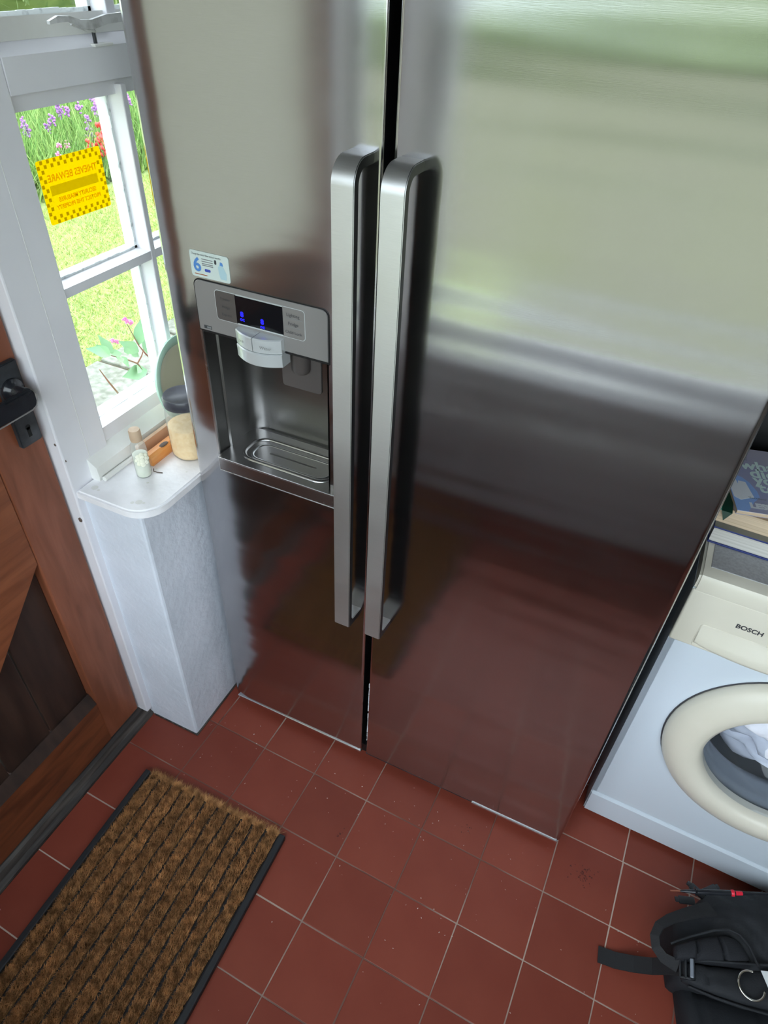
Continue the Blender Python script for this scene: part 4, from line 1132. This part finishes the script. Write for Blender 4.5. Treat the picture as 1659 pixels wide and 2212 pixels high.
# test probe lying on top
pr = thing('test_probe', 'thin black test probe with red collar and cable lying across the backpack top', 'probe', (1.2, -0.02, 0.14))
def q_(t, dz=0): return Vector((1.140, -0.045, 0.128)).lerp(Vector((1.325, 0.028, 0.150)), t) + Vector((0, 0, dz))
obj('needle', tube([q_(0.0), q_(0.12)], [.0015, .0022], 8), 'copper', pr)
obj('grip', tube([q_(0.10), q_(0.25), q_(0.255), q_(0.27), q_(0.45), q_(0.66)], [.0022, .0046, .0085, .0055, .0058, .0050], 12), 'black_plastic', pr, 40)
obj('collar', tube([q_(0.615), q_(0.625), q_(0.645), q_(0.65), q_(0.655), q_(0.73)], [.0056, .0066, .0066, .005, .0046, .0040], 12), 'red', pr, 40)['label'] = 'red collar'
obj('cable', tube([q_(0.72), q_(0.85, .001), q_(1.0, .002), q_(1.2, .002), q_(1.4, -.01)], [.0036, .0026, .0024, .0024, .0024], 8), 'black_plastic', pr, 60)

# ================================================================== FLOOR DEBRIS
n = 190
P = []
for i in range(n):
    x = random.uniform(-0.1, 1.35); y = random.uniform(-0.75, -0.02)
    if random.random() < .45: x = random.uniform(0.0, 0.9); y = random.uniform(-0.30, -0.01)
    if -.12 < x < .36 and y < -.26: continue
    a = random.random() * 6.28; s = random.uniform(.0006, .0021); k_ = random.uniform(.25, .7)
    c = Vector((x, y, .0012)); u = Vector((math.cos(a), math.sin(a), 0)) * s; v = Vector((-math.sin(a), math.cos(a), .3)) * s * k_
    P.append([c - u, c + v, c + u]); P.append([c - u, c + u, c - v * .8])
crumbs = tris('crumbs', np.array([[list(v) for v in t] for t in P]), 'crumb')
tag(crumbs, 'tiny pale crumbs and chips scattered over the red tiles', 'debris', kind='stuff')
P = []
for (cx_, cy2, rad, k_n) in ((0.985, -0.035, .022, 60), (0.43, -0.20, .010, 10), (0.70, -0.06, .012, 12)):
    for i in range(k_n):
        c = Vector((random.gauss(cx_, rad * .6), random.gauss(cy2, rad * .6), .0004)); a = random.random() * 6.28; r_ = random.uniform(.0008, .0034)
        P.append([c + Vector((math.cos(a + q_a), math.sin(a + q_a), 0)) * r_ * random.uniform(.5, 1) for q_a in (0, 2.1, 4.2)])
stn = tris('stain', np.array([[list(v) for v in t] for t in P]), mat('dark_floor_stain', lin(74, 32, 26), 0.7), floor)
stn['kind'] = 'stuff'; stn['label'] = 'dark spatter stain on the tiles'
pt = thing('petal', 'small crumpled pale pink petal on the tiles by the threshold', 'petal', (-0.135, -0.68, 0))
pm = bmesh.new()
for (dx, dy, r) in ((0, 0, .004), (.004, .003, .003), (-.002, .005, .0025)):
    bmesh.ops.create_icosphere(pm, subdivisions=1, radius=r, matrix=Matrix.Translation((-0.160 + dx, -0.672 + dy, .0022)) @ Matrix.Diagonal((1, .7, .5, 1)))
obj('blade', pm, mat('pale_pink_petal', lin(226, 190, 206), 0.8), pt)

# ================================================================== GARDEN
GZ = -0.10
ground = obj('ground', box(-40, 40, -40, 40, GZ - 0.2, GZ - 0.002), 'lawn')
tag(ground, 'garden lawn outside the window', 'ground', kind='structure')
path = obj('path', box(-1.86, -0.30, -1.2, 3.6, GZ - 0.05, GZ + 0.004), 'soil')
tag(path, 'paved path of pale stones along the outside of the house', 'path', kind='structure')
for i in range(4):
    for j in range(11):
        x0 = -1.86 + .39 * i; y0 = -1.2 + .436 * j
        o = obj('paving_stone', box(x0 + .008 + .01 * random.random(), x0 + .382 - .01 * random.random(), y0 + .008 + .01 * random.random(), y0 + .428 - .01 * random.random(), GZ, GZ + .016 + .008 * random.random(), .004, 1), 'slab', path)

terrace = obj('terrace', box(-0.3, 3.2, -3.3, -1.32, GZ - .05, GZ + .004), 'soil')
tag(terrace, 'paved terrace of pale stones outside the back window', 'terrace', kind='structure')
for i in range(8):
    for j in range(4):
        x0 = -0.3 + .4375 * i; y0 = -3.3 + .44 * j
        obj('paving_stone', box(x0 + .008, x0 + .43, y0 + .008, y0 + .432, GZ, GZ + .018 + .006 * random.random(), .004, 1), 'slab', terrace)

gravel = obj('drive', box(-14, 16, -12.0, -3.3, GZ - .05, GZ + .002), 'gravel')
tag(gravel, 'grey-green gravel drive beyond the terrace', 'drive', kind='structure')

def blades(name, n, xr, yr, h, w, m, lean=.5, parent=None, mask=None):
    x = RNG.uniform(*xr, n); y = RNG.uniform(*yr, n)
    if mask is not None:
        k_ = mask(x, y); x, y = x[k_], y[k_]; n = len(x)
    hh = h[0] + (h[1] - h[0]) * RNG.random(n)
    a = RNG.random(n) * 2 * math.pi
    base = np.stack([x, y, np.full(n, GZ - .004)], 1)
    side = np.stack([np.cos(a), np.sin(a), np.zeros(n)], 1) * (w * (.6 + .8 * RNG.random(n)))[:, None]
    tip = base + np.stack([RNG.normal(0, lean, n) * hh, RNG.normal(0, lean, n) * hh, hh], 1)
    return tris(name, np.stack([base - side, base + side, tip], 1), m, parent)
lw = blades('lawn_grass', 90000, (-4.02, -1.86), (1.0, 4.8), (.012, .038), .0026, 'grass', .8)
tag(lw, 'short bright green lawn grass beyond the path', 'grass', kind='stuff')
wd_ = blades('path_weeds', 1800, (-1.80, -.6), (.6, 2.6), (.015, .07), .0022, 'grass', 1.0, mask=lambda x, y: (np.abs(((x + 1.86) % .39) - .0) < .03) | (np.abs(((y + 1.2) % .436) - .0) < .03))
tag(wd_, 'weeds growing in the joints of the paved path', 'weeds', kind='stuff')
bg_ = blades('border_grass', 9000, (-6.6, -4.08), (2.6, 6.6), (.15, .62), .0085, 'tall_grass', .35)
tag(bg_, 'tall grassy foliage filling the flower border beyond the lawn', 'foliage', kind='stuff')
low = blades('low_leaves', 12000, (-9.0, -4.12), (2.4, 10.0), (.05, .34), .018, 'hedge', .8, bg_)
low['kind'] = 'stuff'

def shrub(name, label, c, r, n, lsize):
    t = thing(name, label, 'hedge', (c[0], c[1], GZ))
    bm = bmesh.new()
    bmesh.ops.create_icosphere(bm, subdivisions=4, radius=1.0)
    for v in bm.verts:
        k_ = 1 + .18 * mnoise.noise(v.co * 2.3 + Vector(c)) + .1 * mnoise.noise(v.co * 6)
        v.co = Vector((c[0] + v.co.x * r[0] * k_, c[1] + v.co.y * r[1] * k_, max(GZ, GZ + r[2] * .9 + v.co.z * r[2] * k_)))
    obj('crown', bm, 'hedge', t, 70)
    d_ = RNG.normal(0, 1, (n, 3)); d_ /= np.linalg.norm(d_, axis=1)[:, None]
    p = d_ * np.array(r) * RNG.uniform(.95, 1.12, n)[:, None] + np.array([c[0], c[1], GZ + r[2] * .9])
    p[:, 2] = np.maximum(p[:, 2], GZ + .05)
    u = RNG.normal(0, 1, (n, 3)) * lsize; w = RNG.normal(0, 1, (n, 3)) * lsize * .6
    f = tris('leaves', np.stack([p - u, p + w, p + u], 1), 'hedge', t); f['kind'] = 'stuff'
    return t
shrub('hedge', 'long green garden hedge far beyond the flower border', (-13, 12.5, 0), (3.0, 9.0, 1.5), 9000, .06)
shrub('hedge', 'green hedge outside the back window, seen only in reflections', (0.9, -13.5, 0), (12, 1.6, 1.15), 5000, .07)

# ---- leafy plant just outside the glass
pl = thing('leafy_plant', 'leafy plant with small pink flowers just outside the lower window pane', 'plant', (-0.6, 0.42, GZ))
X = -0.6
def st_(pts, r, m='stem'):
    return obj('stem', tube(pts, r, 6), m, pl, 60)
st_([(X, 0.43, GZ), (X, .42, .45), (X, 0.390, 0.597), (X, 0.359, 0.662), (X, 0.339, 0.710)], [.004, .0036, .003, .0026, .0015])
st_([(X + .05, 0.56, GZ), (X + .03, 0.55, .40), (X, 0.509, 0.595), (X, 0.478, 0.664), (X, 0.436, 0.698), (X, 0.390, 0.729)], [.004, .0036, .003, .0026, .0022, .0015])
st_([(X, 0.478, 0.664), (X + .01, 0.49, .685), (X + .01, 0.503, 0.700)], [.0022, .0018, .0014])
st_([(X - .02, 0.62, GZ), (X - .01, .60, .45), (X, 0.549, 0.634), (X, 0.518, 0.676), (X, 0.497, 0.714), (X - .005, .475, .79)], [.004, .0036, .003, .0026, .002, .0012])
def leaf(parent, a, b, w, m='leaf', roll=0.0):
    a = Vector(a); b = Vector(b); d_ = b - a; L = d_.length; d_.normalize()
    up = Vector((.75, -.35, .55)); s_ = d_.cross(up).normalized(); nn = s_.cross(d_).normalized()
    s_ = Matrix.Rotation(roll, 3, d_) @ s_; nn = Matrix.Rotation(roll, 3, d_) @ nn
    V = []; F = []
    prof = (0.05, .55, .95, 1.0, .72, .35, .02)
    for i, k_ in enumerate(prof):
        t_ = i / (len(prof) - 1)
        c = a + d_ * (L * t_) - nn * (.12 * L * t_ * t_)
        V += [c + s_ * (w * k_ / 2) + nn * (.10 * w * k_), c, c - s_ * (w * k_ / 2) + nn * (.10 * w * k_)]
    for i in range(len(prof) - 1):
        F += [(3 * i, 3 * i + 3, 3 * i + 4, 3 * i + 1), (3 * i + 1, 3 * i + 4, 3 * i + 5, 3 * i + 2)]
    return raw('leaf', V, F, m, parent, 60)
LV = [(0.390, 0.729), (0.329, 0.778), (0.388, 0.734), (0.361, 0.770), (0.399, 0.729), (0.382, 0.788), (0.391, 0.733), (0.428, 0.723), (0.413, 0.716), (0.402, 0.709), (0.493, 0.695), (0.429, 0.754), (0.438, 0.719), (0.453, 0.724), (0.425, 0.711), (0.433, 0.678), (0.489, 0.682), (0.465, 0.714), (0.498, 0.714), (0.505, 0.803), (0.527, 0.672), (0.518, 0.749), (0.543, 0.657), (0.540, 0.733), (0.510, 0.627), (0.406, 0.664), (0.481, 0.655), (0.451, 0.654), (0.517, 0.600), (0.448, 0.610)]
for i in range(0, len(LV), 2):
    a, b = LV[i], LV[i + 1]
    L = math.hypot(a[0] - b[0], a[1] - b[1])
    leaf(pl, (X, *a), (X + random.uniform(-.02, .03), *b), max(.024, .42 * L), roll=random.uniform(-.6, .6))
for pts in (((0.410, 0.765), (0.420, 0.756), (.414, .760), (.405, .770)), ((0.465, 0.805), (0.475, 0.796), (.470, .801)), ((0.489, 0.786), (.484, .790))):
    bm = bmesh.new()
    for (y, z) in pts:
        for k_ in range(5):
            bmesh.ops.create_icosphere(bm, subdivisions=1, radius=.0035, matrix=Matrix.Translation((X + random.uniform(-.004, .004), y + random.uniform(-.005, .005), z + random.uniform(-.004, .004))))
    obj('flower_head', bm, 'pink', pl, 60)

# ---- flower border plants
def flower(parent, x, y, z, r, m, n=11, name='flower_head'):
    bm = bmesh.new()
    for k_ in range(n):
        p = Vector((random.gauss(0, .5), random.gauss(0, .5), random.gauss(0, .65))) * r
        bmesh.ops.create_icosphere(bm, subdivisions=1, radius=r * random.uniform(.35, .55), matrix=Matrix.Translation(Vector((x, y, z)) + p))
    return obj(name, bm, m, parent, 60)
def stemline(parent, x, y, z, x0, y0, r=.004, m='green_stem'):
    obj('stem', tube([(x0, y0, GZ), (x0 + (x - x0) * .4, y0 + (y - y0) * .3, GZ + (z - GZ) * .5), (x, y, z)], [r, r * .8, r * .5], 5), m, parent, 60)
PUR = [(3.92, 0.46), (4.01, 0.39), (3.78, 0.39), (3.81, 0.33), (4.18, 0.42), (4.17, 0.35), (4.33, 0.43), (4.07, 0.40), (3.54, 0.40), (3.57, 0.35), (3.57, 0.32), (4.20, 0.25), (4.21, 0.19), (4.39, 0.48), (4.42, 0.43), (4.79, 0.41), (4.36, .37)]
gr = 'purple flowers in the border'
clumps = [(3.55, [8, 9, 10], 'leftmost'), (3.80, [2, 3], 'second from left'), (4.00, [0, 1, 7], 'third from left'), (4.19, [4, 5, 11, 12], 'fourth from left'), (4.38, [6, 13, 14, 16], 'tallest'), (4.79, [15], 'rightmost')]
for (y0, ids, nm) in clumps:
    t = thing('purple_flower_plant', {'leftmost': 'slender purple-flowered plant leftmost in the flower border', 'second from left': 'purple-flowered plant above the left corner of the yellow sticker',
              'third from left': 'purple-flowered plant in the middle of the border beyond the lawn', 'fourth from left': 'purple-flowered plant left of the red flowers with four heads',
              'tallest': 'purple-flowered plant behind the red flowers, tallest in the border', 'rightmost': 'purple-flowered plant seen in the narrow pane beside the fridge'}[nm], 'flower', (-4.5, y0, GZ), group=gr)
    for i in ids:
        y, z = PUR[i]; x = -4.5 + random.uniform(-.08, .08)
        stemline(t, x, y, z, -4.5 + random.uniform(-.05, .05), y0 + random.uniform(-.04, .04))
        flower(t, x, y, z, .025, 'purple', 14)
        flower(t, x, y + .01, z - .03, .020, 'purple', 6)
t = thing('red_flower_plant', 'plant with clustered coral-red flowers at the right of the border', 'flower', (-4.2, 4.1, GZ))
for (y, z) in [(4.10, 0.27), (4.14, 0.23), (4.04, 0.22), (4.08, 0.16), (4.16, 0.13), (3.91, 0.20), (4.05, 0.13), (4.14, 0.30)]:
    x = -4.2 + random.uniform(-.05, .05)
    stemline(t, x, y, z, -4.2, 4.08)
    flower(t, x, y, z, .038, 'redflower', 12)
t = thing('pink_flower_plant', 'low plant with small pink flowers above the yellow sticker', 'flower', (-4.2, 3.62, GZ))
for (y, z) in [(3.67, 0.24), (3.59, 0.26), (3.56, 0.19)]:
    stemline(t, -4.2, y, z, -4.2, 3.62); flower(t, -4.2, y, z, .022, 'pink', 8)
